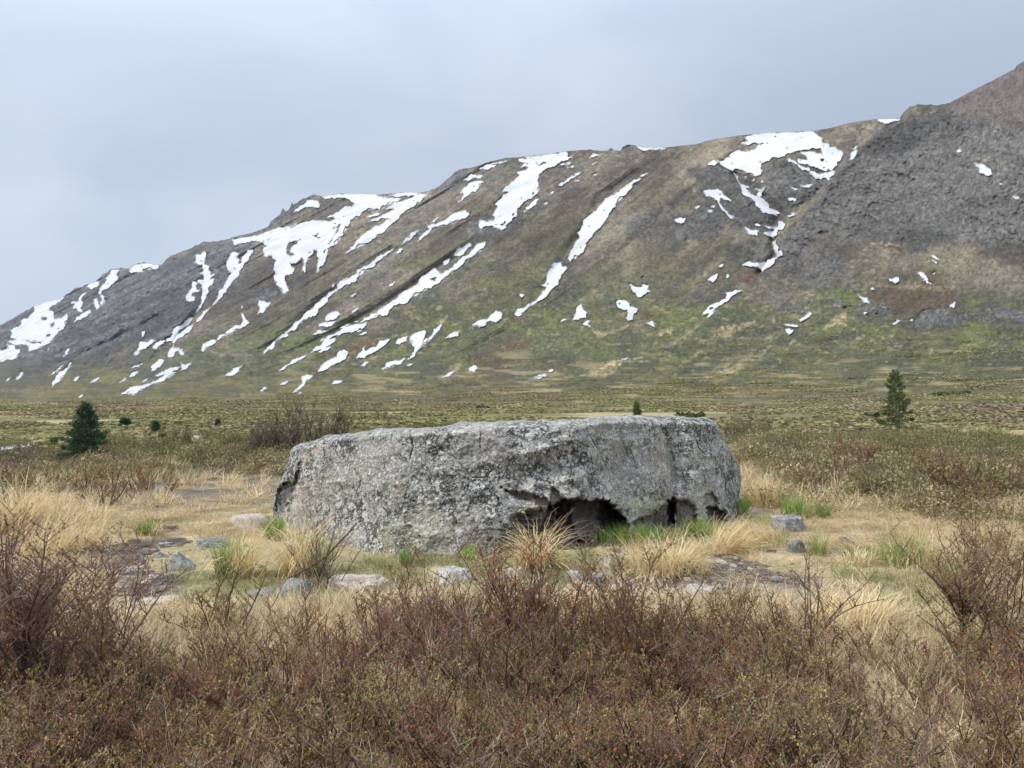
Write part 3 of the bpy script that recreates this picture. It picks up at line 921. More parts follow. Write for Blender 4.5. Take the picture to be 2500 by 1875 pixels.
# smoothed, slightly nearer copy of the relief: snow fills the hollows
_Rm = M_R.copy()
for _k in range(1):
    p = np.pad(_Rm, 1, mode='edge')
    _Rm = np.min([p[i:i + _Rm.shape[0], j:j + _Rm.shape[1]] for i in range(3) for j in range(3)], axis=0)
p = np.pad(_Rm, 1, mode='edge')
_Rs = np.mean([p[i:i + _Rm.shape[0], j:j + _Rm.shape[1]] for i in range(3) for j in range(3)], axis=0)
SNOW_R = np.minimum(_Rm, _Rs)


def snow_point(px, py):
    px = np.asarray(px, float)
    py = np.maximum(np.asarray(py, float), np.interp(px, M_COLS, M_RY) + 0.4)
    ci = np.interp(px, M_COLS, np.arange(len(M_COLS)))
    top = np.interp(px, M_COLS, M_RY)
    t = np.clip((py - YB) / (top - YB), 0, 1) * (_nr - 1)
    c0 = np.clip(ci.astype(int), 0, len(M_COLS) - 2)
    t0 = np.clip(t.astype(int), 0, _nr - 2)
    fc, ft = ci - c0, t - t0
    r = (SNOW_R[t0, c0] * (1 - fc) + SNOW_R[t0, c0 + 1] * fc) * (1 - ft) + (SNOW_R[t0 + 1, c0] * (1 - fc) + SNOW_R[t0 + 1, c0 + 1] * fc) * ft
    r = r * 0.9985 - 0.3
    d = ray(px, py)
    hl = np.hypot(d[..., 0], d[..., 1])
    return np.stack([r * d[..., 0] / hl, r * d[..., 1] / hl, CAMZ + r * d[..., 2] / hl], -1)


def fractal_edge(poly, rough, rs, step=1.7):
    """subdivide a closed outline and roughen it"""
    pts = [np.array(p, float) for p in poly]
    while True:
        out, done = [], True
        for i in range(len(pts)):
            a, b = pts[i], pts[(i + 1) % len(pts)]
            out.append(a)
            l = np.linalg.norm(b - a)
            if l > step:
                done = False
                n = np.array([-(b - a)[1], (b - a)[0]])
                out.append((a + b) / 2 + n * rs.normal(0, rough))
        pts = out
        if done or len(pts) > 1300:
            return pts


def triangulate(outer, holes, spacing, to3d):
    loops = [outer] + holes
    verts, edges = [], []
    for lp in loops:
        b = len(verts)
        verts += [Vector((p[0], p[1])) for p in lp]
        edges += [(b + i, b + (i + 1) % len(lp)) for i in range(len(lp))]
    A = np.array([(v.x, v.y) for v in verts])
    lo, hi = A.min(0), A.max(0)
    gx, gy = np.meshgrid(np.arange(lo[0], hi[0], spacing), np.arange(lo[1], hi[1], spacing))
    G = np.stack([gx.ravel() + rng.uniform(-.2, .2, gx.size) * spacing, gy.ravel() + rng.uniform(-.2, .2, gx.size) * spacing], -1)
    if len(G):
        dmin, _ = seg_dist(G, outer)
        G = G[in_poly(G, outer) & (dmin > spacing * 0.5)]
    verts += [Vector((g[0], g[1])) for g in G]
    vo, eo, fo, _, _, _ = delaunay_2d_cdt(verts, edges, [], 0, 1e-4)
    vo = np.array([(v.x, v.y) for v in vo])
    tris = np.array([f for f in fo if len(f) == 3])
    if not len(tris):
        return None
    cen = vo[tris].mean(1)
    keep = in_poly(cen, outer)
    for h in holes:
        keep &= ~in_poly(cen, h)
    tris = tris[keep]
    if not len(tris):
        return None
    used, inv = np.unique(tris, return_inverse=True)
    V2 = vo[used]
    T = inv.reshape(-1, 3)
    V3 = to3d(V2[:, 0], V2[:, 1])
    # face the viewer
    n = np.cross(V3[T[:, 1]] - V3[T[:, 0]], V3[T[:, 2]] - V3[T[:, 0]])
    flip = (n * V3[T[:, 0]]).sum(1) > 0
    T[flip] = T[flip][:, ::-1]
    return V3, T


M_SNOW = mat_snow('old_snow')


def build_snow():
    rs = np.random.default_rng(11)
    for (z, s) in SNOW:
        polys = zp(*z, s)
        area = 0
        o = polys[0]
        for i in range(len(o)):
            area += o[i][0] * o[(i + 1) % len(o)][1] - o[(i + 1) % len(o)][0] * o[i][1]
        area = abs(area) / 2
        rough = 0.125 if area > 150 else 0.09
        outer = fractal_edge(polys[0], rough, rs)
        holes = [fractal_edge(p, 0.14, rs) for p in polys[1:]]
        if area > 900:           # bare stones melting out along the rim and inside
            A = np.array(polys[0])
            lo, hi = A.min(0), A.max(0)
            k = 0
            for _ in range(int(60)):
                c = rs.uniform(lo, hi)
                dd, _s = seg_dist(np.array([c]), polys[0])
                if in_poly(np.array([c]), polys[0])[0] and 5 < dd[0] < 16 and all(np.hypot(*(np.array(h).mean(0) - c)) > 16 for h in holes):
                    a = np.linspace(0, 2 * math.pi, 7, endpoint=False)
                    w = rs.uniform(0.9, 1.9)
                    holes.append(fractal_edge([(c[0] + w * 1.7 * math.cos(t), c[1] + w * math.sin(t)) for t in a], 0.15, rs))
                    k += 1
                if k > area / 1600:
                    break
        res = triangulate(outer, holes, max(3.5, min(8, math.sqrt(area) / 6)), snow_point)
        if res is None:
            continue
        V, T = res
        me = mesh_np('snow_patch', V, T, M_SNOW)
        obj('snow_patch', me, parent=mountain)


build_snow()


# ------------------------------------------------------------------ trodden soil
M_SOIL = None


def build_paths():
    global M_SOIL
    m, N, L = new_mat('bare_soil')
    geo = N('ShaderNodeNewGeometry')
    pos = geo.outputs['Position']
    f1 = n_noise(N, L, pos, 3.0, 6, 0.65)
    f2 = n_noise(N, L, pos, 26.0, 4, 0.6)
    c = n_mix(N, L, n_map(N, L, f1, 0.45, 0.68, 0, 1), (0.082, 0.066, 0.060), (0.30, 0.235, 0.165))
    c = n_scale(N, L, c, n_map(N, L, f2, 0.3, 0.7, 0.65, 1.35))
    finish(N, L, c, 1.0, f2, 0.7, 0.02, 0.1)
    M_SOIL = m
    rs = np.random.default_rng(5)
    for poly, lab in PATHS:
        g = [ground_at(*p)[:2] for p in poly]
        outer = [tuple(p) for p in fractal_edge(g, 0.26, rs, step=0.06)]

        def up(x, y):
            return np.stack([x, y, h_near(x, y) + 0.008], -1)
        res = triangulate([np.array(p) for p in outer], [], 0.10, up)
        if res is None:
            continue
        V, T = res
        n = np.cross(V[T[:, 1]] - V[T[:, 0]], V[T[:, 2]] - V[T[:, 0]])
        T[n[:, 2] < 0] = T[n[:, 2] < 0][:, ::-1]
        obj('path', mesh_np('path', V, T, M_SOIL), kind='structure', label=lab)


build_paths()

# ------------------------------------------------------------------ the boulder
BX, BY = 600.0, 980.0
BS = 1.7696


def bp(s):
    v = [float(t) for t in s.replace(',', ' ').split()]
    return [(BX + v[i] / BS, BY + v[i + 1] / BS) for i in range(0, len(v), 2)]


# silhouette (frame pixels)
B_TOP = bp('196 205 215 196 300 180 330 165 420 150 560 131 700 122 830 117 960 110 1100 98 1240 90 1340 88 1440 84 1540 76 1600 72 1660 70 1740 74 1800 78 1900 78 2000 80 2030 90')
B_LEFT = bp('120 560 122 440 132 370 150 340 158 315 172 285 185 240 196 205')         # bottom to top
B_RIGHT = bp('2100 560 2140 490 2132 400 2140 330 2130 270 2105 230 2080 190 2050 130 2030 90')
B_DEPTH = [(668, 10.3), (700, 9.7), (740, 9.25), (826, 8.72), (900, 8.35), (967, 8.12), (1100, 8.05), (1221, 8.07), (1400, 8.2), (1504, 8.70), (1580, 9.05), (1630, 9.42), (1650, 9.62), (1680, 9.62), (1720, 9.85), (1764, 10.15), (1815, 10.8)]
B_BASE_Y = [(668, 1280), (740, 1312), (826, 1330), (967, 1358), (1221, 1362), (1400, 1357), (1504, 1327), (1640, 1298), (1764, 1278), (1815, 1264)]


def build_boulder():
    nu, nv, nt, nb = 520, 170, 46, 22
    u = np.linspace(0, 1, nu)
    v = np.linspace(0, 1, nv)
    top = np.array(B_TOP)
    lf = np.array(B_LEFT)
    rt = np.array(B_RIGHT)
    # top curve by arc length in x
    tx = top[0, 0] + (top[-1, 0] - top[0, 0]) * u
    ty = np.interp(tx, top[:, 0], top[:, 1])
    ty = ty + (fbm(tx / 26, tx * 0, oct=4, seed=201) - 0.5) * 9 * np.minimum(1, np.minimum(u, 1 - u) * 20)
    bx = lf[0, 0] + (rt[0, 0] - lf[0, 0]) * u
    by = np.interp(bx, [p[0] for p in B_BASE_Y], [p[1] for p in B_BASE_Y]) + 26

    def side(curve, base_y, tt):
        yy = base_y + (curve[-1, 1] - base_y) * tt
        xs = np.interp(-yy, -curve[:, 1], curve[:, 0])
        return xs, yy
    lx, ly = side(lf, by[0], v)
    rx, ry = side(rt, by[-1], v)
    lx = lx + (fbm(ly / 16, ly * 0, oct=3, seed=203) - 0.5) * 10 * sstep(0, 0.1, v) * sstep(1, 0.9, v)
    rx = rx + (fbm(ry / 16, ry * 0 + 7, oct=3, seed=205) - 0.5) * 10 * sstep(0, 0.1, v) * sstep(1, 0.9, v)
    U, W = np.meshgrid(u, v)
    # coons patch
    px = (1 - W) * bx[None] + W * tx[None] + (1 - U) * lx[:, None] + U * rx[:, None] \
        - ((1 - U) * (1 - W) * bx[0] + U * (1 - W) * bx[-1] + (1 - U) * W * tx[0] + U * W * tx[-1])
    py = (1 - W) * by[None] + W * ty[None] + (1 - U) * ly[:, None] + U * ry[:, None] \
        - ((1 - U) * (1 - W) * by[0] + U * (1 - W) * by[-1] + (1 - U) * W * ty[0] + U * W * ty[-1])
    sh = px.shape
    P = np.stack([px.ravel(), py.ravel()], -1)
    dp = np.array(B_DEPTH)
    dep = np.interp(P[:, 0], dp[:, 0], dp[:, 1])
    # smooth the facets a little
    k = np.exp(-np.linspace(-2, 2, 25) ** 2); k /= k.sum()
    prof_x = np.linspace(660, 1820, 600)
    prof = np.convolve(np.pad(np.interp(prof_x, dp[:, 0], dp[:, 1]), 12, mode='edge'), k, 'valid')
    dep = np.interp(P[:, 0], prof_x, prof)
    w = W.ravel()
    dep = dep + 0.50 * w ** 1.2 + 0.16 * sstep(0.955, 1.0, w) ** 1.5 - 0.05
    # broad undulation, chips, fine grain (metres)
    xm, zm = (P[:, 0] - 1250) * 0.0045, (1400 - P[:, 1]) * 0.0045
    dep += 0.26 * (fbm(xm / 0.9, zm / 0.7, oct=4, seed=211) - 0.5)
    dep += 0.30 * (np.abs(fbm(xm / 1.1 + 0.5 * zm, zm / 0.9 - 0.3 * xm, oct=2, seed=212) - 0.5) - 0.12)
    rid = fbm(xm / 0.35 + zm, zm / 0.28 - 0.6 * xm, oct=4, seed=215, ridged=True)
    dep += 0.10 * (0.6 - rid)
    dep += 0.035 * (fbm(xm / 0.06, zm / 0.055, oct=4, seed=219, gain=0.6) - 0.5)
    zone = np.zeros((len(P), 3))      # r: tan rock, g: brown hollow rock with its shade painted in, b: yellow-green lichen
    wob = (fbm(P[:, 0] / 11, P[:, 1] / 11, oct=3, seed=223) - 0.5) * 14

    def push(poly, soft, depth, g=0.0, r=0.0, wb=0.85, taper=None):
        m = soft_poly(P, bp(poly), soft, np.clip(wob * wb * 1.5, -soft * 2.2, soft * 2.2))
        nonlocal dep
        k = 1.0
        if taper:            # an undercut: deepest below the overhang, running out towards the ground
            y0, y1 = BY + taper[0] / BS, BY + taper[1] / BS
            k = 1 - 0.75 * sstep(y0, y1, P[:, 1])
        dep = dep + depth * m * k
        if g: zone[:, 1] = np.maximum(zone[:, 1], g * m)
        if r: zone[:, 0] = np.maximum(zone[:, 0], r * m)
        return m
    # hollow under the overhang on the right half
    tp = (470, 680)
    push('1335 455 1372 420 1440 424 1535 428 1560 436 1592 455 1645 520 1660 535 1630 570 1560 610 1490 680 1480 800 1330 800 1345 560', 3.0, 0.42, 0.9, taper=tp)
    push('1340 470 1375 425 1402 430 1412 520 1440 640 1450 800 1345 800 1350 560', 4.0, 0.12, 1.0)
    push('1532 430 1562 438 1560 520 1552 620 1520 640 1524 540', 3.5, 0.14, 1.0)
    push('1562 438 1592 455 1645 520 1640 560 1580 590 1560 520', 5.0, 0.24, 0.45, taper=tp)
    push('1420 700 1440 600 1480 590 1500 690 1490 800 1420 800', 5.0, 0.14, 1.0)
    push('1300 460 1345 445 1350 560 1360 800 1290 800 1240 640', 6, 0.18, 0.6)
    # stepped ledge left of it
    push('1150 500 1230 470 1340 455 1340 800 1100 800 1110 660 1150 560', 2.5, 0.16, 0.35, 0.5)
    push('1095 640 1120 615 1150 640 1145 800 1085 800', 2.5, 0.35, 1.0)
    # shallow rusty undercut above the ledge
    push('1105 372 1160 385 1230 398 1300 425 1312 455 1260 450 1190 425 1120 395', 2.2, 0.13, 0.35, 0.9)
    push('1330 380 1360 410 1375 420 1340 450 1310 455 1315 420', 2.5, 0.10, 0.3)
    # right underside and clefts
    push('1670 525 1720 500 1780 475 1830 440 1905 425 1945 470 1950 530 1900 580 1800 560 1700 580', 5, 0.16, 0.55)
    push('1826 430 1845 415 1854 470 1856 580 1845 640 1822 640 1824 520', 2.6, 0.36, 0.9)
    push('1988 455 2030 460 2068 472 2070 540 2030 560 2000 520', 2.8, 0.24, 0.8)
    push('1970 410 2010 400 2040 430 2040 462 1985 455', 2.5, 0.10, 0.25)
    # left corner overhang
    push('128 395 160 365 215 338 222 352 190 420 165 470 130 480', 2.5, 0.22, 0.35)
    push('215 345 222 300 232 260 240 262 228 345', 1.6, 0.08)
    # strips of bare tan rock
    zone[:, 0] = np.maximum(zone[:, 0], 0.75 * soft_poly(P, bp('225 245 285 195 330 185 270 300 240 420 230 540 190 560 200 430'), 9, wob))
    zone[:, 0] = np.maximum(zone[:, 0], 0.6 * soft_poly(P, bp('1760 150 1810 230 1840 330 1850 430 1830 530 1780 520 1800 430 1790 330 1750 230'), 10, wob))
    zone[:, 0] = np.maximum(zone[:, 0], 0.8 * soft_poly(P, bp('1000 430 1040 412 1090 440 1060 470 1000 470'), 6, wob))
    zone[:, 0] = np.maximum(zone[:, 0], 0.7 * soft_poly(P, bp('620 340 690 330 700 400 630 400'), 7, wob))
    zone[:, 2] = np.maximum(zone[:, 2], 0.9 * soft_poly(P, bp('1640 430 1760 400 1830 420 1760 480 1660 500'), 14, wob))
    zone[:, 2] = np.maximum(zone[:, 2], 0.6 * soft_poly(P, bp('1900 420 1990 380 2060 440 2060 560 1960 500'), 14, wob))
    zone[:, 2] = np.maximum(zone[:, 2], 0.5 * soft_poly(P, bp('560 560 700 480 800 420 900 560 800 680 600 660'), 25, wob))
    # broken rock inside the hollows, bedded on the ledge
    dep -= zone[:, 1] * 0.16 * (fbm(xm / 0.16, zm / 0.42, oct=4, seed=241, ridged=True) - 0.45)
    led = soft_poly(P, bp('1150 490 1235 465 1345 455 1345 660 1100 660 1110 620'), 4, wob * 0.5)
    lay = (zm + 0.03 * fbm(xm / 0.12, zm / 0.2, oct=2, seed=243)) / 0.075
    dep += led * (0.075 * (lay - np.floor(lay)) + 0.05 * (fbm(xm / 0.15, np.floor(lay) * 3.1, oct=1, seed=245) - 0.5))
    # cracks
    for pl, wd, dpt in (('712 128 716 165 722 200 708 250', 1.2, 0.05), ('1012 108 1016 150 1014 200', 1.1, 0.045),
                        ('1075 405 1095 420 1090 445', 1.0, 0.04), ('1800 120 1825 190 1842 260 1850 330 1845 420', 7.0, 0.10),
                        ('1948 170 1960 205 1985 232 2000 225', 1.0, 0.05), ('1660 210 1680 260 1690 330', 1.2, 0.03),
                        ('1640 95 1620 160 1650 240', 3.0, 0.03), ('470 290 500 340 480 400', 1.5, 0.03),
                        ('840 205 900 240 980 330 1040 330 1060 300', 1.5, 0.025), ('1330 180 1430 170 1480 200', 1.5, 0.03),
                        ('1150 555 1230 548 1330 556', 0.9, 0.05), ('1140 585 1220 580 1330 590', 0.9, 0.05), ('990 560 1060 552 1120 560', 0.9, 0.03)):
        ln = bp(pl)
        dd, _ = seg_dist(P + np.stack([wob * 0.3, wob * 0.2], -1), ln, closed=False)
        dep = dep + dpt * np.exp(-(dd / wd) ** 2)
    dep = dep.reshape(sh)
    d = ray(px, py)
    front = np.stack([d[..., 0] * dep / d[..., 1], dep, CAMZ + d[..., 2] * dep / d[..., 1]], -1)
    # top surface runs back and dips, then the back wall drops
    edge = front[-1]
    rows = [front]
    zrows = [zone.reshape(*sh, 3)]
    back_len = np.interp(np.linspace(0, 1, nu), [0, 0.1, 0.5, 0.9, 1], [0.5, 1.5, 2.1, 1.5, 0.5])
    dirx = edge[:, 0] / edge[:, 1]
    for k in range(1, nt + 1):
        t = k / nt
        e = edge.copy()
        L = back_len * t
        e[:, 1] += L
        e[:, 0] += L * dirx * 0.3 + (0.0 - (edge[:, 0] - 0.8)) * 0.06 * t
        n = fbm(e[:, 0] / 0.5, e[:, 1] / 0.5, oct=4, seed=231) - 0.5
        e[:, 2] += 0.045 * np.sin(min(t, 0.35) / 0.35 * math.pi / 2) - 0.34 * t * t + n * 0.10 * min(1, t * 4)
        rows.append(e[None])
        zrows.append(np.zeros((1, nu, 3)))
    last = rows[-1][0]
    for k in range(1, nb + 1):
        t = k / nb
        e = last.copy()
        n = fbm(e[:, 0] / 0.5, np.full(nu, t * 3), oct=3, seed=235) - 0.5
        e[:, 1] += 0.35 * math.sin(t * math.pi / 2) + n * 0.2 * t
        e[:, 2] = last[:, 2] * (1 - t) + (-0.25) * t
        rows.append(e[None])
        zrows.append(np.zeros((1, nu, 3)))
    G = np.concatenate(rows, 0)
    Z = np.concatenate(zrows, 0)
    R = G.shape[0]
    V = G.reshape(-1, 3)
    F = grid_faces(R, nu)
    # side caps: fans closing the two ends
    caps = []
    for c in (0, nu - 1):
        idx = np.arange(R) * nu + c
        V = np.concatenate([V, V[idx].mean(0, keepdims=True)])
        ci = len(V) - 1
        Z = np.concatenate([Z.reshape(-1, 3), np.zeros((1, 3))])
        for i in range(R - 1):
            a, b = idx[i], idx[i + 1]
            caps.append((a, ci, b, b) if c == 0 else (b, ci, a, a))
    # material
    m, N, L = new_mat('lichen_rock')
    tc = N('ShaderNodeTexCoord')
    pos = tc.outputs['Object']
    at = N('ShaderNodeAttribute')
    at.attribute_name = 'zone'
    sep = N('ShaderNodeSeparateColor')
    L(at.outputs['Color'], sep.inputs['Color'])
    f0 = n_noise(N, L, pos, 1.3, 5, 0.6)
    f1 = n_noise(N, L, pos, 7.0, 6, 0.65)
    f2 = n_noise(N, L, pos, 42.0, 5, 0.65)
    f3 = n_noise(N, L, pos, 17.0, 5, 0.7, 0.6)
    base = n_mix(N, L, n_map(N, L, f1, 0.35, 0.68, 0, 1), (0.17, 0.163, 0.145), (0.36, 0.343, 0.305))
    base = n_mix(N, L, n_map(N, L, f0, 0.42, 0.62, 0, 0.6), base, (0.40, 0.37, 0.31))
    base = n_mix(N, L, sep.outputs['Red'], base, n_mix(N, L, n_map(N, L, f3, 0.4, 0.6, 0, 1), (0.50, 0.375, 0.275), (0.34, 0.285, 0.225)))
    # dark lichen mats
    fd = n_noise(N, L, pos, 9.0, 6, 0.72, 0.4)
    fdd = n_noise(N, L, pos, 1.5, 4, 0.6, 0.4)
    dk = n_map(N, L, n_math(N, L, 'ADD', fd, n_map(N, L, fdd, 0.3, 0.7, -0.2, 0.2)), 0.515, 0.565, 0, 0.86)
    base = n_mix(N, L, dk, base, (0.055, 0.055, 0.055))
    f5 = n_noise(N, L, pos, 60.0, 3, 0.6)
    base = n_mix(N, L, n_map(N, L, f5, 0.55, 0.61, 0, 0.8), base, (0.04, 0.042, 0.045))

    # pale crustose lichen: rounded spots of several sizes, ragged rims, clustered
    def spots(scale, thr, jit, clus_scale, lo, hi):
        v = N('ShaderNodeTexVoronoi')
        v.inputs['Scale'].default_value = scale
        v.inputs['Randomness'].default_value = 1.0
        w = N('ShaderNodeVectorMath'); w.operation = 'ADD'
        nz = N('ShaderNodeTexNoise'); nz.inputs['Scale'].default_value = scale * 2.2; nz.inputs['Detail'].default_value = 3
        L(pos, nz.inputs['Vector'])
        sc = N('ShaderNodeVectorMath'); sc.operation = 'SCALE'; sc.inputs['Scale'].default_value = jit / scale
        L(nz.outputs['Color'], sc.inputs[0])
        L(pos, w.inputs[0]); L(sc.outputs['Vector'], w.inputs[1])
        L(w.outputs['Vector'], v.inputs['Vector'])
        sepc = N('ShaderNodeSeparateColor'); L(v.outputs['Color'], sepc.inputs['Color'])
        size = n_map(N, L, sepc.outputs['Red'], 0.0, 1.0, thr * 0.25, thr)
        on = n_math(N, L, 'LESS_THAN', v.outputs['Distance'], size)
        cl = n_map(N, L, n_noise(N, L, pos, clus_scale, 4, 0.6), lo, hi, 0, 1)
        on = n_math(N, L, 'MULTIPLY', on, n_math(N, L, 'LESS_THAN', sepc.outputs['Green'], cl))
        return on, sepc.outputs['Blue']
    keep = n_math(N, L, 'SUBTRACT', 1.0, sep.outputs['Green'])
    for scale, thr, jit, cs, lo, hi in ((5.5, 0.42, 1.5, 1.5, 0.40, 0.68), (11.0, 0.52, 1.5, 2.4, 0.36, 0.64), (25.0, 0.58, 1.4, 3.6, 0.30, 0.58), (55.0, 0.55, 1.2, 5.0, 0.32, 0.60)):
        on, tint = spots(scale, thr, jit, cs, lo, hi)
        on = n_math(N, L, 'MULTIPLY', n_math(N, L, 'MULTIPLY', on, keep), 0.88)
        col_l = n_mix(N, L, tint, (0.36, 0.362, 0.330), (0.60, 0.595, 0.545))
        col_l = n_scale(N, L, col_l, n_map(N, L, f2, 0.3, 0.7, 0.75, 1.2))
        base = n_mix(N, L, on, base, col_l)
    yl = n_math(N, L, 'MULTIPLY', n_math(N, L, 'MULTIPLY', sep.outputs['Blue'], n_map(N, L, f3, 0.42, 0.58, 0, 0.75)), keep)
    base = n_mix(N, L, yl, base, (0.44, 0.44, 0.22))
    # bare brown rock of the hollows, their shade painted in as darker colour
    hol_shade = n_mix(N, L, n_map(N, L, f3, 0.35, 0.65, 0, 1), (0.040, 0.034, 0.031), (0.115, 0.090, 0.076))
    base = n_mix(N, L, sep.outputs['Green'], base, hol_shade)
    base = n_scale(N, L, base, n_map(N, L, f2, 0.3, 0.7, 0.8, 1.2))
    hgt = n_math(N, L, 'ADD', f2, n_math(N, L, 'MULTIPLY', f1, 1.5))
    finish(N, L, base, 0.9, hgt, 0.7, 0.03, 0.2)
    F3 = np.concatenate([F[:, [0, 1, 2]], F[:, [0, 2, 3]], np.array([c[:3] for c in caps])])
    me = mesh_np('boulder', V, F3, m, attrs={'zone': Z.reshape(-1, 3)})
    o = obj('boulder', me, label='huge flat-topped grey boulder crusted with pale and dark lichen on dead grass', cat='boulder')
    return o, m


boulder, M_LICHEN = build_boulder()


# ------------------------------------------------------------------ loose rocks
def mat_rock(name, c1, c2, c3, spots=0.5):
    m, N, L = new_mat(name)
    tc = N('ShaderNodeTexCoord')
    oi = N('ShaderNodeObjectInfo')
    ad = N('ShaderNodeVectorMath'); ad.operation = 'ADD'
    cmb = N('ShaderNodeCombineXYZ')
    L(n_math(N, L, 'MULTIPLY', oi.outputs['Random'], 50.0), cmb.inputs['X'])
    L(tc.outputs['Object'], ad.inputs[0]); L(cmb.outputs[0], ad.inputs[1])
    pos = ad.outputs['Vector']
    f1 = n_noise(N, L, pos, 6, 5, 0.65)
    f2 = n_noise(N, L, pos, 38, 5, 0.65)
    f3 = n_noise(N, L, pos, 14, 5, 0.7, 0.5)
    c = n_mix(N, L, n_map(N, L, f1, 0.35, 0.65, 0, 1), c1, c2)
    c = n_mix(N, L, n_map(N, L, f3, 0.56, 0.62, 0, spots), c, c3)
    c = n_scale(N, L, c, n_map(N, L, f2, 0.3, 0.7, 0.7, 1.25))
    finish(N, L, c, 0.9, n_math(N, L, 'ADD', f2, f1), 0.6, 0.02, 0.2)
    return m


M_RK_GREY = mat_rock('grey_stone', (0.17, 0.175, 0.175), (0.30, 0.305, 0.295), (0.47, 0.48, 0.45), 0.7)
M_RK_BLUE = mat_rock('blue_grey_stone', (0.13, 0.138, 0.138), (0.25, 0.255, 0.245), (0.42, 0.43, 0.40), 0.7)
M_RK_PALE = mat_rock('pale_stone', (0.40, 0.335, 0.27), (0.56, 0.485, 0.405), (0.27, 0.24, 0.20), 0.8)
M_RK_WHITE = mat_rock('white_stone', (0.36, 0.34, 0.305), (0.54, 0.52, 0.48), (0.22, 0.21, 0.19), 0.8)
M_RK_TAN = mat_rock('tan_stone', (0.32, 0.27, 0.20), (0.46, 0.40, 0.31), (0.24, 0.20, 0.15), 0.5)
M_RK_DARK = mat_rock('dark_brown_stone', (0.09, 0.072, 0.062), (0.17, 0.14, 0.12), (0.26, 0.24, 0.22), 0.4)


def rock_mesh(name, sx, sy, sz, seed, mat, cuts=7, peak=0.0, flat=0.0, fine=0.075):
    """angular stone: a ball cut by planes, then roughened; base sunk below z = 0"""
    rs = np.random.default_rng(seed)
    n, mth = 30, 40
    th = np.linspace(0, math.pi, n)
    ph = np.linspace(0, 2 * math.pi, mth, endpoint=False)
    T, H = np.meshgrid(th, ph, indexing='ij')
    D = np.stack([np.sin(T) * np.cos(H), np.sin(T) * np.sin(H), np.cos(T)], -1).reshape(-1, 3)
    r = np.ones(len(D)) * 1.12
    for _ in range(cuts):
        nrm = rs.normal(size=3)
        nrm[2] = rs.uniform(0.0, 0.9)
        nrm /= np.linalg.norm(nrm)
        c = D @ nrm
        off = rs.uniform(0.72, 0.95)
        lim = np.where(c > 0.05, off / np.maximum(c, 0.05), 9)
        r = np.minimum(r, lim)
    flat = flat or (0 if peak else 0.8)
    if flat:
        lim = np.where(D[:, 2] > 0.05, flat / np.maximum(D[:, 2], 0.05), 9)
        r = np.minimum(r, lim)
    r = r * (1 + 0.34 * (fbm(D[:, 0] * 2 + seed, D[:, 1] * 2, D[:, 2] * 2, oct=3, seed=seed) - 0.5) + fine * 2 * (fbm(D[:, 0] * 7, D[:, 1] * 7 + seed, D[:, 2] * 7, oct=3, seed=seed + 3) - 0.5))
    V = D * r[:, None]
    if peak:
        V[:, 2] = np.where(V[:, 2] > 0, V[:, 2] * (1 + peak * np.clip(1 - np.hypot(V[:, 0], V[:, 1]) * 1.1, -0.6, 1)), V[:, 2])
    V *= np.array([sx, sy, sz])
    F = grid_faces(n, mth, wrap=True)
    return mesh_np(name, V, F, mat, smooth=False)


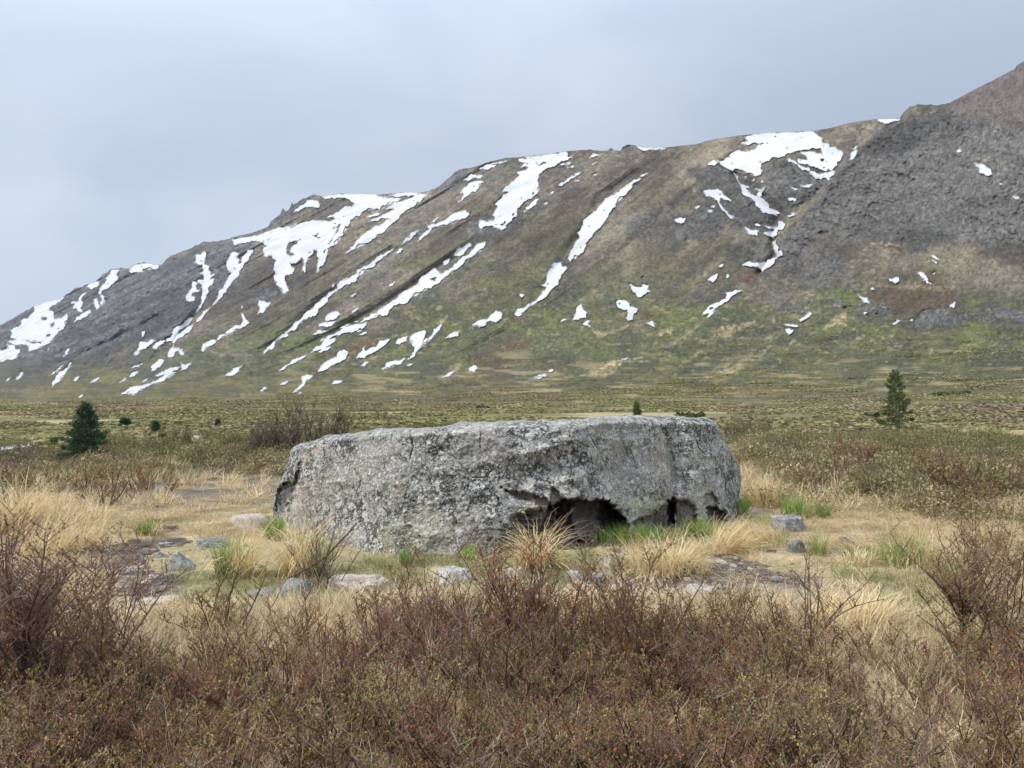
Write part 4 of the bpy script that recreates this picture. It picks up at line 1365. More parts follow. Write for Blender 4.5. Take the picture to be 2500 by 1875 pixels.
ROCKS = [
    # x, y of the base centre, width, height (frame px), material, label, options
    (597, 1286, 96, 34, 'PALE', 'smooth pale boulder top showing left of the huge boulder', dict(cuts=2, fine=0.02, smooth=True)),
    (410, 1298, 36, 20, 'DARK', 'small dark brown stone in the dead grass at left', {}),
    (425, 1392, 76, 58, 'GREY', 'grey pointed triangular stone on the path', dict(peak=0.55, cuts=5)),
    (388, 1362, 34, 24, 'GREY', 'small greenish wedge stone behind the pointed stone', dict(peak=0.3)),
    (506, 1338, 76, 30, 'GREY', 'low lichen-covered slab between path and boulder', dict(flat=0.55)),
    (398, 1329, 30, 8, 'WHITE', 'flat white stone lying on the dark path', dict(flat=0.4)),
    (276, 1377, 16, 7, 'WHITE', 'tiny white stone at the left rim of the path', {}),
    (306, 1420, 22, 22, 'TAN', 'small tan stone beside the lower path', {}),
    (700, 1462, 96, 54, 'BLUE', 'bluish grey rock behind bare twigs', dict(cuts=9)),
    (636, 1458, 80, 22, 'GREY', 'flat grey slab beside the bluish rock', dict(flat=0.4)),
    (872, 1446, 150, 34, 'PALE', 'long pinkish flat slab in front of the boulder', dict(flat=0.35)),
    (1106, 1426, 104, 44, 'WHITE', 'pale whitish rock at the foot of the boulder', dict(cuts=9)),
    (1486, 1398, 56, 58, 'TAN', 'upright tan block between straw tufts', dict(cuts=14, flat=1.0)),
    (1676, 1406, 64, 36, 'DARK', 'brown-grey stone in front of the drooping straw', {}),
    (1396, 1412, 42, 26, 'WHITE', 'whitish stone left of the upright tan block', {}),
    (1454, 1424, 60, 30, 'GREY', 'light grey stone below the upright tan block', {}),
    (1512, 1454, 50, 34, 'TAN', 'knobbly tan stone in the stony soil', {}),
    (1561, 1450, 26, 16, 'WHITE', 'white chip of stone on dark soil', {}),
    (1716, 1455, 66, 30, 'WHITE', 'flat white stone at the soil edge right of centre', dict(flat=0.45)),
    (1250, 1418, 60, 40, 'PALE', 'pale rough rubble below the central straw tuft', {}),
    (1310, 1428, 44, 34, 'TAN', 'tan rubble stone under the hollow', {}),
    (1340, 1402, 34, 20, 'PALE', 'small pale stone in front of the hollow', {}),
    (1196, 1436, 40, 24, 'PALE', 'little pale stone right of the whitish rock', {}),
    (1930, 1298, 92, 46, 'GREY', 'grey angular rock right of the huge boulder', dict(cuts=9)),
    (1950, 1350, 44, 40, 'BLUE', 'bluish stone below the grey angular rock', dict(cuts=8)),
    (2066, 1330, 50, 28, 'DARK', 'dark brown wedge of stone in right-hand grass', dict(peak=0.3)),
    (1819, 1346, 20, 8, 'BLUE', 'flat blue-grey chip on tan grass', dict(flat=0.4)),
    (1888, 1348, 26, 9, 'DARK', 'flat dark chip on tan grass', dict(flat=0.4)),
    (1809, 1356, 20, 8, 'DARK', 'black clod at the upper end of the soil strip', {}),
    (1847, 1374, 12, 9, 'DARK', 'small dark clod on the soil strip', {}),
    (1862, 1364, 14, 6, 'DARK', 'little black clod right of the soil strip', {}),
    (1762, 1376, 28, 14, 'PALE', 'pale stone at the left end of the soil strip', {}),
    (1950, 1084, 30, 24, 'GREY', 'distant grey rock in the brown scrub', {}),
    (2482, 1540, 60, 52, 'PALE', 'pinkish rock at the right edge of the frame', {}),
    (365, 1478, 96, 16, 'PALE', 'bleached flat stone low on the path', dict(flat=0.3)),
]


def build_rocks():
    mats = dict(PALE=M_RK_PALE, DARK=M_RK_DARK, GREY=M_RK_GREY, WHITE=M_RK_WHITE, TAN=M_RK_TAN, BLUE=M_RK_BLUE)
    for i, (x, y, w, h, mk, lab, op) in enumerate(ROCKS):
        gx, gy, gz = ground_at(x, y)
        s = gy / FPX
        hw, hh = w * s / 2, h * s
        op = dict(op)
        sm = op.pop('smooth', False)
        op.setdefault('cuts', 7)
        me = rock_mesh('rock', hw * 1.12, hw * 1.0, hh * (0.62 if op.get('peak') else 1.0 / (op.get('flat') or 0.8) * 0.9), 300 + i * 7, mats[mk], **op)
        if sm:
            me.polygons.foreach_set('use_smooth', np.ones(len(me.polygons), bool))
        o = obj('rock', me, label=lab, cat='rock', loc=(gx, gy + hw * 0.6, gz - 0.02 - 0.12 * hh))
        o.rotation_euler = (0, 0, (i * 2.4) % 0.6 - 0.3)


build_rocks()


# ------------------------------------------------------------------ plant building blocks
class Tris:
    """collects thin ribbons / tubes / leaves for one mesh"""
    def __init__(self):
        self.V, self.F, self.S, self.n = [], [], [], 0

    def add(self, V, F, shade):
        V = np.asarray(V, float)
        self.V.append(V)
        self.F.append(np.asarray(F, int) + self.n)
        self.S.append(np.broadcast_to(np.asarray(shade, float), (len(V),)))
        self.n += len(V)

    def mesh(self, name, mat):
        V = np.concatenate(self.V)
        F = np.concatenate(self.F)
        return mesh_np(name, V, F, mat, attrs={'shade': np.concatenate(self.S)})


def tube(T, pts, rads, shade, sides=3):
    pts = np.asarray(pts, float)
    n = len(pts)
    tang = np.gradient(pts, axis=0)
    tang /= np.linalg.norm(tang, axis=1, keepdims=True) + 1e-9
    ref = np.array([0.31, 0.22, 0.12]) + 0
    a = np.cross(tang, ref)
    a /= np.linalg.norm(a, axis=1, keepdims=True) + 1e-9
    b = np.cross(tang, a)
    ang = np.linspace(0, 2 * math.pi, sides, endpoint=False)
    ring = a[:, None] * np.cos(ang)[None, :, None] + b[:, None] * np.sin(ang)[None, :, None]
    V = (pts[:, None] + ring * np.asarray(rads)[:, None, None]).reshape(-1, 3)
    Q = grid_faces(n, sides, wrap=True)
    F = np.concatenate([Q[:, [0, 1, 2]], Q[:, [0, 2, 3]]])
    T.add(V, F, shade)


def grass_blades(T, rs, n, spread, length, width, lean, droop, shade=(0.0, 1.0), azim=None, azim_j=math.pi, segs=4, base_z=0.0):
    """n blades at once; lean/droop in radians at base/tip; arcs bend outwards"""
    rad = spread * np.sqrt(rs.uniform(0, 1, n))
    th = rs.uniform(0, 2 * math.pi, n)
    bx, by = rad * np.cos(th), rad * np.sin(th)
    az = (th if azim is None else np.full(n, azim)) + rs.uniform(-azim_j, azim_j, n) * (0.35 if azim is None else 1)
    L = length * rs.uniform(0.55, 1.15, n)
    l0 = np.abs(rs.normal(lean, lean * 0.5 + 0.05, n))
    l1 = l0 + np.abs(rs.normal(droop, droop * 0.35 + 0.05, n))
    w = width * rs.uniform(0.7, 1.3, n)
    t = np.linspace(0, 1, segs + 1)
    ang = l0[:, None] + (l1 - l0)[:, None] * t[None] ** 1.2
    st = (L / segs)[:, None]
    dh = np.cumsum(np.concatenate([np.zeros((n, 1)), np.sin(ang[:, :-1]) * st], 1), 1)
    dz = np.cumsum(np.concatenate([np.zeros((n, 1)), np.cos(ang[:, :-1]) * st], 1), 1)
    wob = rs.normal(0, 0.05, (n, segs + 1)) * L[:, None] * t[None] * 0.5
    cx = bx[:, None] + dh * np.cos(az)[:, None] - wob * np.sin(az)[:, None]
    cy = by[:, None] + dh * np.sin(az)[:, None] + wob * np.cos(az)[:, None]
    cz = base_z + dz
    cz = np.maximum(cz, 0.005 + 0.02 * rs.uniform(0, 1, (n, 1)))
    # ribbon facing a random side
    fa = az + math.pi / 2 + rs.uniform(-0.7, 0.7, n)
    hw = (w / 2)[:, None] * (1 - 0.85 * t[None] ** 1.5)
    ox, oy = hw * np.cos(fa)[:, None], hw * np.sin(fa)[:, None]
    A = np.stack([cx - ox, cy - oy, cz], -1)
    B = np.stack([cx + ox, cy + oy, cz], -1)
    V = np.stack([A, B], 2).reshape(n, -1, 3)                 # n, 2*(segs+1), 3
    k = 2 * (segs + 1)
    q = []
    for i in range(segs):
        a = 2 * i
        q += [(a, a + 1, a + 3), (a, a + 3, a + 2)]
    F = (np.array(q)[None] + (np.arange(n) * k)[:, None, None]).reshape(-1, 3)
    sh = rs.uniform(shade[0], shade[1], n)
    T.add(V.reshape(-1, 3), F, np.repeat(sh, k))


def leaves_at(T, rs, P, size, shade=(0, 1), up=0.5):
    n = len(P)
    d = rs.normal(size=(n, 3))
    d[:, 2] += up
    d /= np.linalg.norm(d, axis=1, keepdims=True)
    e = rs.normal(size=(n, 3))
    e -= d * (e * d).sum(1, keepdims=True)
    e /= np.linalg.norm(e, axis=1, keepdims=True)
    s = size * rs.uniform(0.6, 1.3, (n, 1))
    V = np.stack([P, P + d * s * 0.5 + e * s * 0.42, P + d * s, P + d * s * 0.5 - e * s * 0.42], 1).reshape(-1, 3)
    b = np.arange(n)[:, None] * 4
    F = np.concatenate([b + np.array([[0, 1, 2]]), b + np.array([[0, 2, 3]])])
    T.add(V, F, np.repeat(rs.uniform(shade[0], shade[1], n), 4))


M_TWIG = mat_leafy('birch_bark', [(0.056, 0.038, 0.032), (0.195, 0.126, 0.095), (0.38, 0.29, 0.225)], 0.15, 0.0)
M_TWIGP = mat_leafy('purple_bark', [(0.064, 0.046, 0.041), (0.21, 0.150, 0.124), (0.42, 0.335, 0.28)], 0.15, 0.0)
M_BUD = mat_leafy('brown_buds', [(0.190, 0.085, 0.038), (0.32, 0.165, 0.068), (0.37, 0.245, 0.090), (0.52, 0.38, 0.17)], 0.25, 0.35)
M_BUDG = mat_leafy('olive_buds', [(0.25, 0.155, 0.062), (0.32, 0.245, 0.085), (0.40, 0.36, 0.12), (0.58, 0.49, 0.23)], 0.25, 0.4)
M_BUDR = mat_leafy('rusty_buds', [(0.22, 0.085, 0.045), (0.33, 0.145, 0.072), (0.39, 0.22, 0.105)], 0.25, 0.35)
M_STRAW = mat_leafy('dead_blades', [(0.34, 0.235, 0.13), (0.60, 0.455, 0.26), (0.76, 0.61, 0.375), (0.90, 0.78, 0.54)], 0.14, 0.38)
M_STRAWD = mat_leafy('weathered_blades', [(0.30, 0.225, 0.15), (0.50, 0.40, 0.275), (0.66, 0.555, 0.41), (0.84, 0.75, 0.59)], 0.18, 0.3)
M_GOLD = mat_leafy('golden_blades', [(0.46, 0.33, 0.17), (0.74, 0.57, 0.31), (0.88, 0.73, 0.44), (0.95, 0.84, 0.60)], 0.06, 0.4)
M_GRASS = mat_leafy('green_blades', [(0.085, 0.185, 0.032), (0.15, 0.29, 0.052), (0.25, 0.39, 0.09), (0.48, 0.49, 0.20)], 0.2, 0.35)
M_MOSSG = mat_leafy('short_green', [(0.17, 0.20, 0.075), (0.28, 0.30, 0.12), (0.44, 0.41, 0.21)], 0.25, 0.3)
M_NEEDLE = mat_leafy('dark_needles', [(0.036, 0.070, 0.042), (0.062, 0.112, 0.062), (0.105, 0.160, 0.085)], 0.1, 0.1)
M_NEEDLY = mat_leafy('yellowish_needles', [(0.075, 0.105, 0.042), (0.135, 0.175, 0.065), (0.21, 0.245, 0.09)], 0.1, 0.15)
M_TRUNK = mat_leafy('spruce_bark', [(0.13, 0.11, 0.095), (0.24, 0.215, 0.19)], 0.1, 0.0)
M_SCRUB = mat_leafy('scrub_leaves', [(0.20, 0.155, 0.105), (0.33, 0.265, 0.155), (0.37, 0.315, 0.17), (0.41, 0.375, 0.19)], 0.35, 0.2)
M_SCRUBO = mat_leafy('olive_scrub', [(0.175, 0.162, 0.084), (0.24, 0.228, 0.108), (0.275, 0.260, 0.120), (0.33, 0.30, 0.155)], 0.32, 0.2)
M_HEATHL = mat_leafy('heather', [(0.165, 0.125, 0.098), (0.26, 0.195, 0.145), (0.36, 0.28, 0.195)], 0.3, 0.15)


def curve_pts(rs, p0, d0, length, segs, wob, up):
    p = np.array(p0, float)
    d = np.array(d0, float)
    pts = [p.copy()]
    for _ in range(segs):
        d = d + rs.normal(0, wob, 3)
        d[2] += up
        d /= np.linalg.norm(d)
        p = p + d * (length / segs)
        pts.append(p.copy())
    return np.array(pts), d


def shrub_meshes(seed, height=0.7, width=0.55, stems=10, twig_mat=None, bud_mat=None, bud=0.011, buds=1.0, twigs=9, thick=1.0, single=False, name=('stems', 'buds')):
    """bare dwarf birch: forked stems, side twigs, fine twiglets, buds and young leaves"""
    rs = np.random.default_rng(seed)
    S, B = Tris(), Tris()
    bud_pts = []
    roots = []
    if single:
        tr, d = curve_pts(rs, (0, 0, -0.03), (0.08, 0, 1), height * 0.38, 5, 0.12, 0.1)
        tube(S, tr, np.linspace(0.016, 0.011, len(tr)) * thick, 0.1, 5)
        roots = [tr[rs.integers(3, len(tr))] for _ in range(stems)]
    else:
        roots = [np.array([*(rs.normal(0, 0.06, 2) * width / 0.5), -0.02]) for _ in range(stems)]
    for r0 in roots:
        a = rs.uniform(0, 2 * math.pi)
        sp = rs.uniform(0.15, 1.0) * width / height * 1.1
        L = (height - r0[2]) * rs.uniform(0.75, 1.15)
        pts, d = curve_pts(rs, r0, (math.cos(a) * sp, math.sin(a) * sp, 1.0), L, 7, 0.13, 0.05)
        tube(S, pts, np.linspace(0.0070, 0.0018, len(pts)) * thick, rs.uniform(0, 0.5))
        for k in range(twigs):
            i = rs.integers(1, len(pts))
            f = rs.uniform()
            p = pts[i - 1] * (1 - f) + pts[i] * f
            a2 = rs.uniform(0, 2 * math.pi)
            tl = L * rs.uniform(0.15, 0.42) * (1.15 - 0.6 * i / len(pts))
            t2, d2 = curve_pts(rs, p, (math.cos(a2) * 0.8, math.sin(a2) * 0.8, 0.8), tl, 4, 0.16, 0.10)
            tube(S, t2, np.linspace(0.0031, 0.0013, len(t2)) * thick, rs.uniform(0.1, 0.8))
            for _ in range(4):
                j = rs.integers(1, len(t2))
                a3 = rs.uniform(0, 2 * math.pi)
                t3, _d = curve_pts(rs, t2[j], (math.cos(a3), math.sin(a3), 0.7), rs.uniform(0.03, 0.10) * height / 0.6, 2, 0.15, 0.1)
                tube(S, t3, np.array([0.0015, 0.0012, 0.0009]) * thick, rs.uniform(0.2, 1.0))
                bud_pts += [t3[1], t3[2]]
            bud_pts += list(t2[1:])
        bud_pts += list(pts[3:])
    P = np.array(bud_pts)
    P = P[rs.uniform(size=len(P)) < buds]
    reps = np.repeat(P, 3, axis=0) + rs.normal(0, bud * 0.35, (len(P) * 3, 3))
    leaves_at(B, rs, reps, bud)
    return S.mesh(name[0], twig_mat or M_TWIG), B.mesh(name[1], bud_mat or M_BUD)


def gn_instancer(name, pts, rots, scls, idxs, protos, label=None):
    """one 'stuff' object: many small plants of a few kinds set out over its points"""
    col = bpy.data.collections.new(name + '_kinds')
    for i, me in enumerate(protos):
        col.objects.link(bpy.data.objects.new('%s_kind_%02d' % (name, i), me))
    me = bpy.data.meshes.new(name)
    n = len(pts)
    me.vertices.add(n)
    me.vertices.foreach_set('co', np.asarray(pts, np.float32).ravel())
    a = me.attributes.new('rot', 'FLOAT_VECTOR', 'POINT'); a.data.foreach_set('vector', np.asarray(rots, np.float32).ravel())
    a = me.attributes.new('scl', 'FLOAT_VECTOR', 'POINT'); a.data.foreach_set('vector', np.asarray(scls, np.float32).ravel())
    a = me.attributes.new('idx', 'INT', 'POINT'); a.data.foreach_set('value', np.asarray(idxs, np.int32))
    o = obj(name, me, kind='stuff', label=label)
    ng = bpy.data.node_groups.new(name + '_scatter', 'GeometryNodeTree')
    ng.interface.new_socket('Geometry', in_out='INPUT', socket_type='NodeSocketGeometry')
    ng.interface.new_socket('Geometry', in_out='OUTPUT', socket_type='NodeSocketGeometry')
    N, L = ng.nodes.new, ng.links.new
    gi, go = N('NodeGroupInput'), N('NodeGroupOutput')
    ci = N('GeometryNodeCollectionInfo')
    ci.inputs['Collection'].default_value = col
    ci.inputs['Separate Children'].default_value = True
    ci.inputs['Reset Children'].default_value = True
    ip = N('GeometryNodeInstanceOnPoints')
    ip.inputs['Pick Instance'].default_value = True

    def named(nm, ty):
        a = N('GeometryNodeInputNamedAttribute')
        a.data_type = ty
        a.inputs['Name'].default_value = nm
        return a.outputs['Attribute']
    e2r = N('FunctionNodeEulerToRotation')
    L(named('rot', 'FLOAT_VECTOR'), e2r.inputs[0])
    L(gi.outputs[0], ip.inputs['Points'])
    L(ci.outputs[0], ip.inputs['Instance'])
    L(named('idx', 'INT'), ip.inputs['Instance Index'])
    L(e2r.outputs[0], ip.inputs['Rotation'])
    L(named('scl', 'FLOAT_VECTOR'), ip.inputs['Scale'])
    L(ip.outputs[0], go.inputs[0])
    md = o.modifiers.new('scatter', 'NODES')
    md.node_group = ng
    return o


def frame_pixel(x, y, z):
    """where a world point falls in the frame"""
    cp, sp = math.cos(PITCH), math.sin(PITCH)
    zz = z - CAMZ
    f = y * cp + zz * sp
    u = -y * sp + zz * cp
    return CXP + FPX * x / f, CYP - FPX * u / f


def scatter_wedge(rs, n, r0, r1, half_deg=37.5, power=1.0):
    """points over the visible wedge of ground; density ~ r**-power per area"""
    e = 2 - power
    r = (rs.uniform(r0 ** e, r1 ** e, n)) ** (1 / e) if abs(e) > 1e-6 else r0 * (r1 / r0) ** rs.uniform(0, 1, n)
    a = np.radians(rs.uniform(-half_deg, half_deg, n))
    return r * np.sin(a), r * np.cos(a)


def boulder_clear(x, y, pad=0.0):
    """true where the boulder does not stand"""
    dp = np.array(B_DEPTH)
    px = CXP + FPX * x / y
    fy = np.interp(px, dp[:, 0], dp[:, 1])
    return ~((px > 672 - pad * 200) & (px < 1800 + pad * 200) & (y > fy - pad) & (y < fy + 3.0 + pad))


# ------------------------------------------------------------------ ground cover (stuff)
def tuft_mesh(seed, kind, n=38):
    rs = np.random.default_rng(seed)
    T = Tris()
    if kind == 'dead':
        grass_blades(T, rs, n, 0.07, 0.26, 0.0046, 0.65, 1.1)
        grass_blades(T, rs, n // 2, 0.09, 0.24, 0.0044, 1.15, 0.6)
        m = M_STRAW
    elif kind == 'flat':
        grass_blades(T, rs, n, 0.12, 0.30, 0.0048, 1.38, 0.3)
        m = M_STRAW
    elif kind == 'swept':
        grass_blades(T, rs, n, 0.10, 0.36, 0.0046, 1.15, 0.5, azim=0.0, azim_j=0.55)
        m = M_STRAW
    elif kind == 'litter':
        grass_blades(T, rs, n, 0.15, 0.26, 0.0045, 1.1, 0.6)
        m = M_STRAWD
    elif kind == 'green':
        grass_blades(T, rs, n, 0.06, 0.22, 0.0040, 0.22, 0.55)
        m = M_GRASS
    else:
        grass_blades(T, rs, n, 0.09, 0.085, 0.0040, 0.5, 0.7, segs=3)
        m = M_MOSSG
    return T.mesh('tuft', m)


def region_mask(px, py, polys):
    P = np.stack([px, py], -1)
    m = np.zeros(len(px), bool)
    for p in polys:
        m |= in_poly(P, p)
    return m


def make_scatter(name, label, protos, rs, x, y, keep, smin, smax, zmul=(0.8, 1.2), idx_w=None, rot=None, tilt=0.12, sink=0.0):
    x, y = x[keep], y[keep]
    n = len(x)
    z = h_near(x, y) - sink
    s = rs.uniform(smin, smax, n)
    sc = np.stack([s, s, s * rs.uniform(*zmul, n)], -1)
    ro = np.stack([rs.normal(0, tilt, n), rs.normal(0, tilt, n), rs.uniform(0, 2 * math.pi, n) if rot is None else rot[keep] + rs.normal(0, 0.4, n)], -1)
    ix = rs.choice(len(protos), n, p=idx_w)
    return gn_instancer(name, np.stack([x, y, z], -1), ro, sc, ix, protos, label)


SOIL_PX = [p for p, _ in PATHS]


def build_cover():
    rs = np.random.default_rng(31)
    # --- dead grass over the clearing and the near slopes
    dead = [tuft_mesh(400 + i, k) for i, k in enumerate(['dead', 'flat', 'flat', 'flat', 'swept', 'swept'])]
    x, y = scatter_wedge(rs, 22000, 5.2, 17, power=1.0)
    px, py = frame_pixel(x, y, h_near(x, y))
    n1 = fbm(x / 0.9, y / 0.9, oct=3, seed=301)
    n2 = fbm(x / 2.6, y / 2.6, oct=3, seed=305)
    soil = region_mask(px, py, SOIL_PX)
    lawn = region_mask(px, py, [[(1700, 1360), (1900, 1340), (2150, 1350), (2330, 1400), (2350, 1500), (2000, 1540), (1750, 1500)], [(250, 1300), (470, 1300), (560, 1340), (560, 1450), (420, 1540), (230, 1520)],
                                [(470, 1330), (1000, 1390), (1480, 1400), (1480, 1480), (700, 1500), (480, 1450)]])
    dens = np.clip(0.24 + 2.2 * (n2 - 0.46) + 1.6 * (n1 - 0.5), 0.03, 1)
    dens = np.where(lawn, dens * 0.07, dens)
    dens = np.where(soil, 0.02, dens)
    dens = np.where(y > 11, dens * (1 - 0.55 * sstep(11, 16, y)), dens)
    keep = (rs.uniform(size=len(x)) < dens) & boulder_clear(x, y, 0.05)
    make_scatter('dead_grass', 'straw-coloured dead grass lying over the clearing', dead, rs, x, y, keep, 0.6, 1.15, zmul=(0.18, 0.50))
    # --- thin litter on the trodden lawn
    x, y = scatter_wedge(rs, 9000, 5.0, 11, power=1.0)
    px, py = frame_pixel(x, y, h_near(x, y))
    soil = region_mask(px, py, SOIL_PX)
    keep = boulder_clear(x, y, 0.02) & (rs.uniform(size=len(x)) < np.where(soil, 0.08, 0.40))
    lit = [tuft_mesh(420 + i, 'litter', 22) for i in range(4)]
    make_scatter('grass_litter', 'thin weathered grass litter on the trodden ground', lit, rs, x, y, keep, 0.4, 0.8, zmul=(0.12, 0.3))
    # --- short green growth
    x, y = scatter_wedge(rs, 12000, 5.0, 14, power=1.0)
    px, py = frame_pixel(x, y, h_near(x, y))
    n1 = fbm(x / 1.1, y / 1.1, oct=4, seed=311)
    soil = region_mask(px, py, SOIL_PX)
    keep = boulder_clear(x, y, 0.02) & ~soil & (rs.uniform(size=len(x)) < 0.9 * sstep(0.48, 0.68, n1))
    gr = [tuft_mesh(440 + i, 'short', 34) for i in range(4)]
    make_scatter('short_grass', 'short green grass and moss coming up between the straw', gr, rs, x, y, keep, 0.6, 1.2)
    # --- litter and scrub under the front shrubs
    x, y = scatter_wedge(rs, 11000, 1.5, 6.4, half_deg=44, power=0.5)
    keep = np.ones(len(x), bool)
    make_scatter('straw_litter', 'tangle of bleached straw beneath the front shrubs', [tuft_mesh(460 + i, k, 34) for i, k in enumerate(['litter', 'flat', 'flat', 'litter', 'swept', 'dead'])],
                 rs, x, y, keep, 0.6, 1.25, zmul=(0.3, 0.85))


build_cover()


def scrub_clump(seed, mat, w=0.5, h=0.4, n=420, leaf=0.045, twig=40, tmat=None):
    """low rounded shrub for the middle distance: twig fans with small leaves"""
    rs = np.random.default_rng(seed)
    T = Tris()
    th = rs.uniform(0, 2 * math.pi, n)
    ph = np.arccos(rs.uniform(0.02, 1, n))
    r = rs.uniform(0.45, 1.0, n) ** 0.6
    lob = 0.75 + 0.5 * fbm(np.cos(th) * 1.5 + 3, np.sin(th) * 1.5, ph, oct=2, seed=seed)
    P = np.stack([np.sin(ph) * np.cos(th) * r * w * lob, np.sin(ph) * np.sin(th) * r * w * lob, np.cos(ph) * r * h * lob + 0.02], -1)
    leaves_at(T, rs, P, leaf, up=0.6)
    for k in range(twig):
        a = rs.uniform(0, 2 * math.pi)
        q = rs.uniform(0, 0.55) * w
        p0 = (q * math.cos(a), q * math.sin(a), 0)
        sp = rs.uniform(0.1, 0.9)
        pts, _ = curve_pts(rs, p0, (math.cos(a) * sp, math.sin(a) * sp, 1), h * rs.uniform(0.8, 1.35), 3, 0.15, 0.05)
        tube(T, pts, np.array([0.006, 0.005, 0.004, 0.002]), rs.uniform(0, 0.35))
    return T.mesh('clump', mat)


def build_far_cover():
    rs = np.random.default_rng(53)
    # brown and olive scrub from just behind the clearing to the middle distance
    kinds = [scrub_clump(500, M_SCRUB), scrub_clump(501, M_SCRUB, 0.6, 0.35), scrub_clump(502, M_HEATHL, 0.6, 0.28), scrub_clump(503, M_HEATHL, 0.55, 0.3), scrub_clump(504, M_SCRUBO), scrub_clump(505, M_SCRUBO, 0.7, 0.4)]
    x, y = scatter_wedge(rs, 9000, 11.5, 34, half_deg=38, power=1.0)
    px, py = frame_pixel(x, y, h_near(x, y))
    n1 = fbm(x / 3.2, y / 3.2, oct=4, seed=401)
    n2 = fbm(x / 7.0, y / 7.0, oct=3, seed=405)
    d = sstep(0.44, 0.62, n1) * 0.6
    # the straw hollow left of the boulder and the straw right of it stay open
    open_ = region_mask(px, py, [[(0, 1180), (700, 1180), (700, 1280), (0, 1300)], [(1780, 1190), (2200, 1190), (2300, 1300), (1780, 1300)]])
    straw_l = region_mask(px, py, [[(330, 1130), (600, 1130), (700, 1200), (300, 1200)]])
    d = np.where(open_, d * 0.10, d)
    d = np.where(straw_l, d * 0.35, d)
    d = np.where(region_mask(px, py, [[(1800, 1080), (2500, 1080), (2500, 1210), (2250, 1230), (1900, 1190)]]), 0.75, d)
    keep = (rs.uniform(size=len(x)) < d) & boulder_clear(x, y, 0.3)
    xk, yk = x[keep], y[keep]
    n = len(xk)
    heath = (n2[keep] + rs.normal(0, 0.06, n) > 0.60)
    ix = np.where(rs.uniform(size=n) < 0.18 + sstep(18, 30, yk) * 0.75, rs.integers(4, 6, n), np.where(heath, rs.integers(2, 4, n), rs.integers(0, 2, n)))
    s = rs.uniform(0.55, 1.15, n)
    gn_instancer('scrub', np.stack([xk, yk, h_near(xk, yk) - 0.04], -1), np.stack([rs.normal(0, .1, n), rs.normal(0, .1, n), rs.uniform(0, 6.3, n)], -1),
                 np.stack([s, s, s * rs.uniform(0.7, 1.2, n)], -1), ix, kinds, 'brown and olive dwarf scrub spreading behind the boulder')
    # olive scrub further out
    x, y = scatter_wedge(rs, 26000, 28, 330, half_deg=36, power=1.35)
    r = np.hypot(x, y)
    n1 = fbm(x / 11, y / 11, oct=4, seed=411)
    n2 = fbm(x / 24, y / 24, oct=3, seed=415)
    keep = rs.uniform(size=len(x)) < sstep(0.42, 0.64, n1) * 0.55 * (1 - 0.9 * sstep(70, 330, r))
    xk, yk, rk = x[keep], y[keep], r[keep]
    n = len(xk)
    ix = np.where(n2[keep] + rs.normal(0, 0.05, n) > 0.54, rs.integers(0, 4, n), rs.integers(4, 6, n))
    s = rs.uniform(0.5, 1.4, n) * (0.8 + rk / 160)
    zk = np.where(rk < 60, h_near(xk, yk), h_big(xk, yk))
    far = [scrub_clump(520 + i, [M_SCRUB, M_HEATHL, M_SCRUB, M_HEATHL, M_SCRUBO, M_SCRUBO][i], 0.7, 0.3, 130, 0.10, 8) for i in range(6)]
    gn_instancer('low_scrub', np.stack([xk, yk, zk - 0.06], -1), np.stack([np.zeros(n), np.zeros(n), rs.normal(0, 0.5, n)], -1),
                 np.stack([s * 2.4, s * 1.7, s * rs.uniform(0.35, 0.8, n)], -1), ix, far, 'olive green low scrub over the far valley floor')
    # dead grass between the scrub
    x, y = scatter_wedge(rs, 7000, 12, 40, half_deg=37, power=1.0)
    px, py = frame_pixel(x, y, h_near(x, y))
    n1 = fbm(x / 2.4, y / 2.4, oct=4, seed=421)
    hot = region_mask(px, py, [[(1800, 1120), (2500, 1100), (2500, 1200), (1800, 1200)], [(330, 1130), (600, 1130), (700, 1230), (200, 1240)], [(1780, 1190), (2200, 1190), (2300, 1300), (1780, 1300)], [(0, 1180), (200, 1180), (200, 1330), (0, 1330)]])
    keep = (rs.uniform(size=len(x)) < np.where(hot, 0.15 + 0.7 * sstep(0.42, 0.6, n1), sstep(0.5, 0.66, n1) * 0.8)) & boulder_clear(x, y, 0.1)
    rs2 = np.random.default_rng(59)
    tk = []
    for i in range(4):
        T = Tris()
        grass_blades(T, rs2, 26, 0.12, 0.26, 0.011, 0.7, 1.0, segs=3)
        grass_blades(T, rs2, 26, 0.16, 0.30, 0.011, 1.25, 0.4, segs=3)
        tk.append(T.mesh('tuft', M_STRAW))
    make_scatter('straw_grass', 'pale dead grass between the scrub behind the boulder', tk, rs, x, y, keep, 0.7, 1.4)


build_far_cover()


# ------------------------------------------------------------------ trees and single shrubs
def empty(name, loc, label, cat, group=None, rz=0.0):
    o = bpy.data.objects.new(name, None)
    COL.objects.link(o)
    o.location = loc
    o.rotation_euler = (0, 0, rz)
    o.empty_display_size = 0.1
    return tag(o, label, cat, group)


def copy_thing(src, loc, rz, scale, label, group=None):
    r = src.copy()
    COL.objects.link(r)
    r.location, r.rotation_euler, r.scale = loc, (0, 0, rz), scale
    r['label'] = label
    if group:
        r['group'] = group
    elif 'group' in r:
        del r['group']
    for ch in list(src.children):
        c = ch.copy()
        COL.objects.link(c)
        c.parent = r
    return r


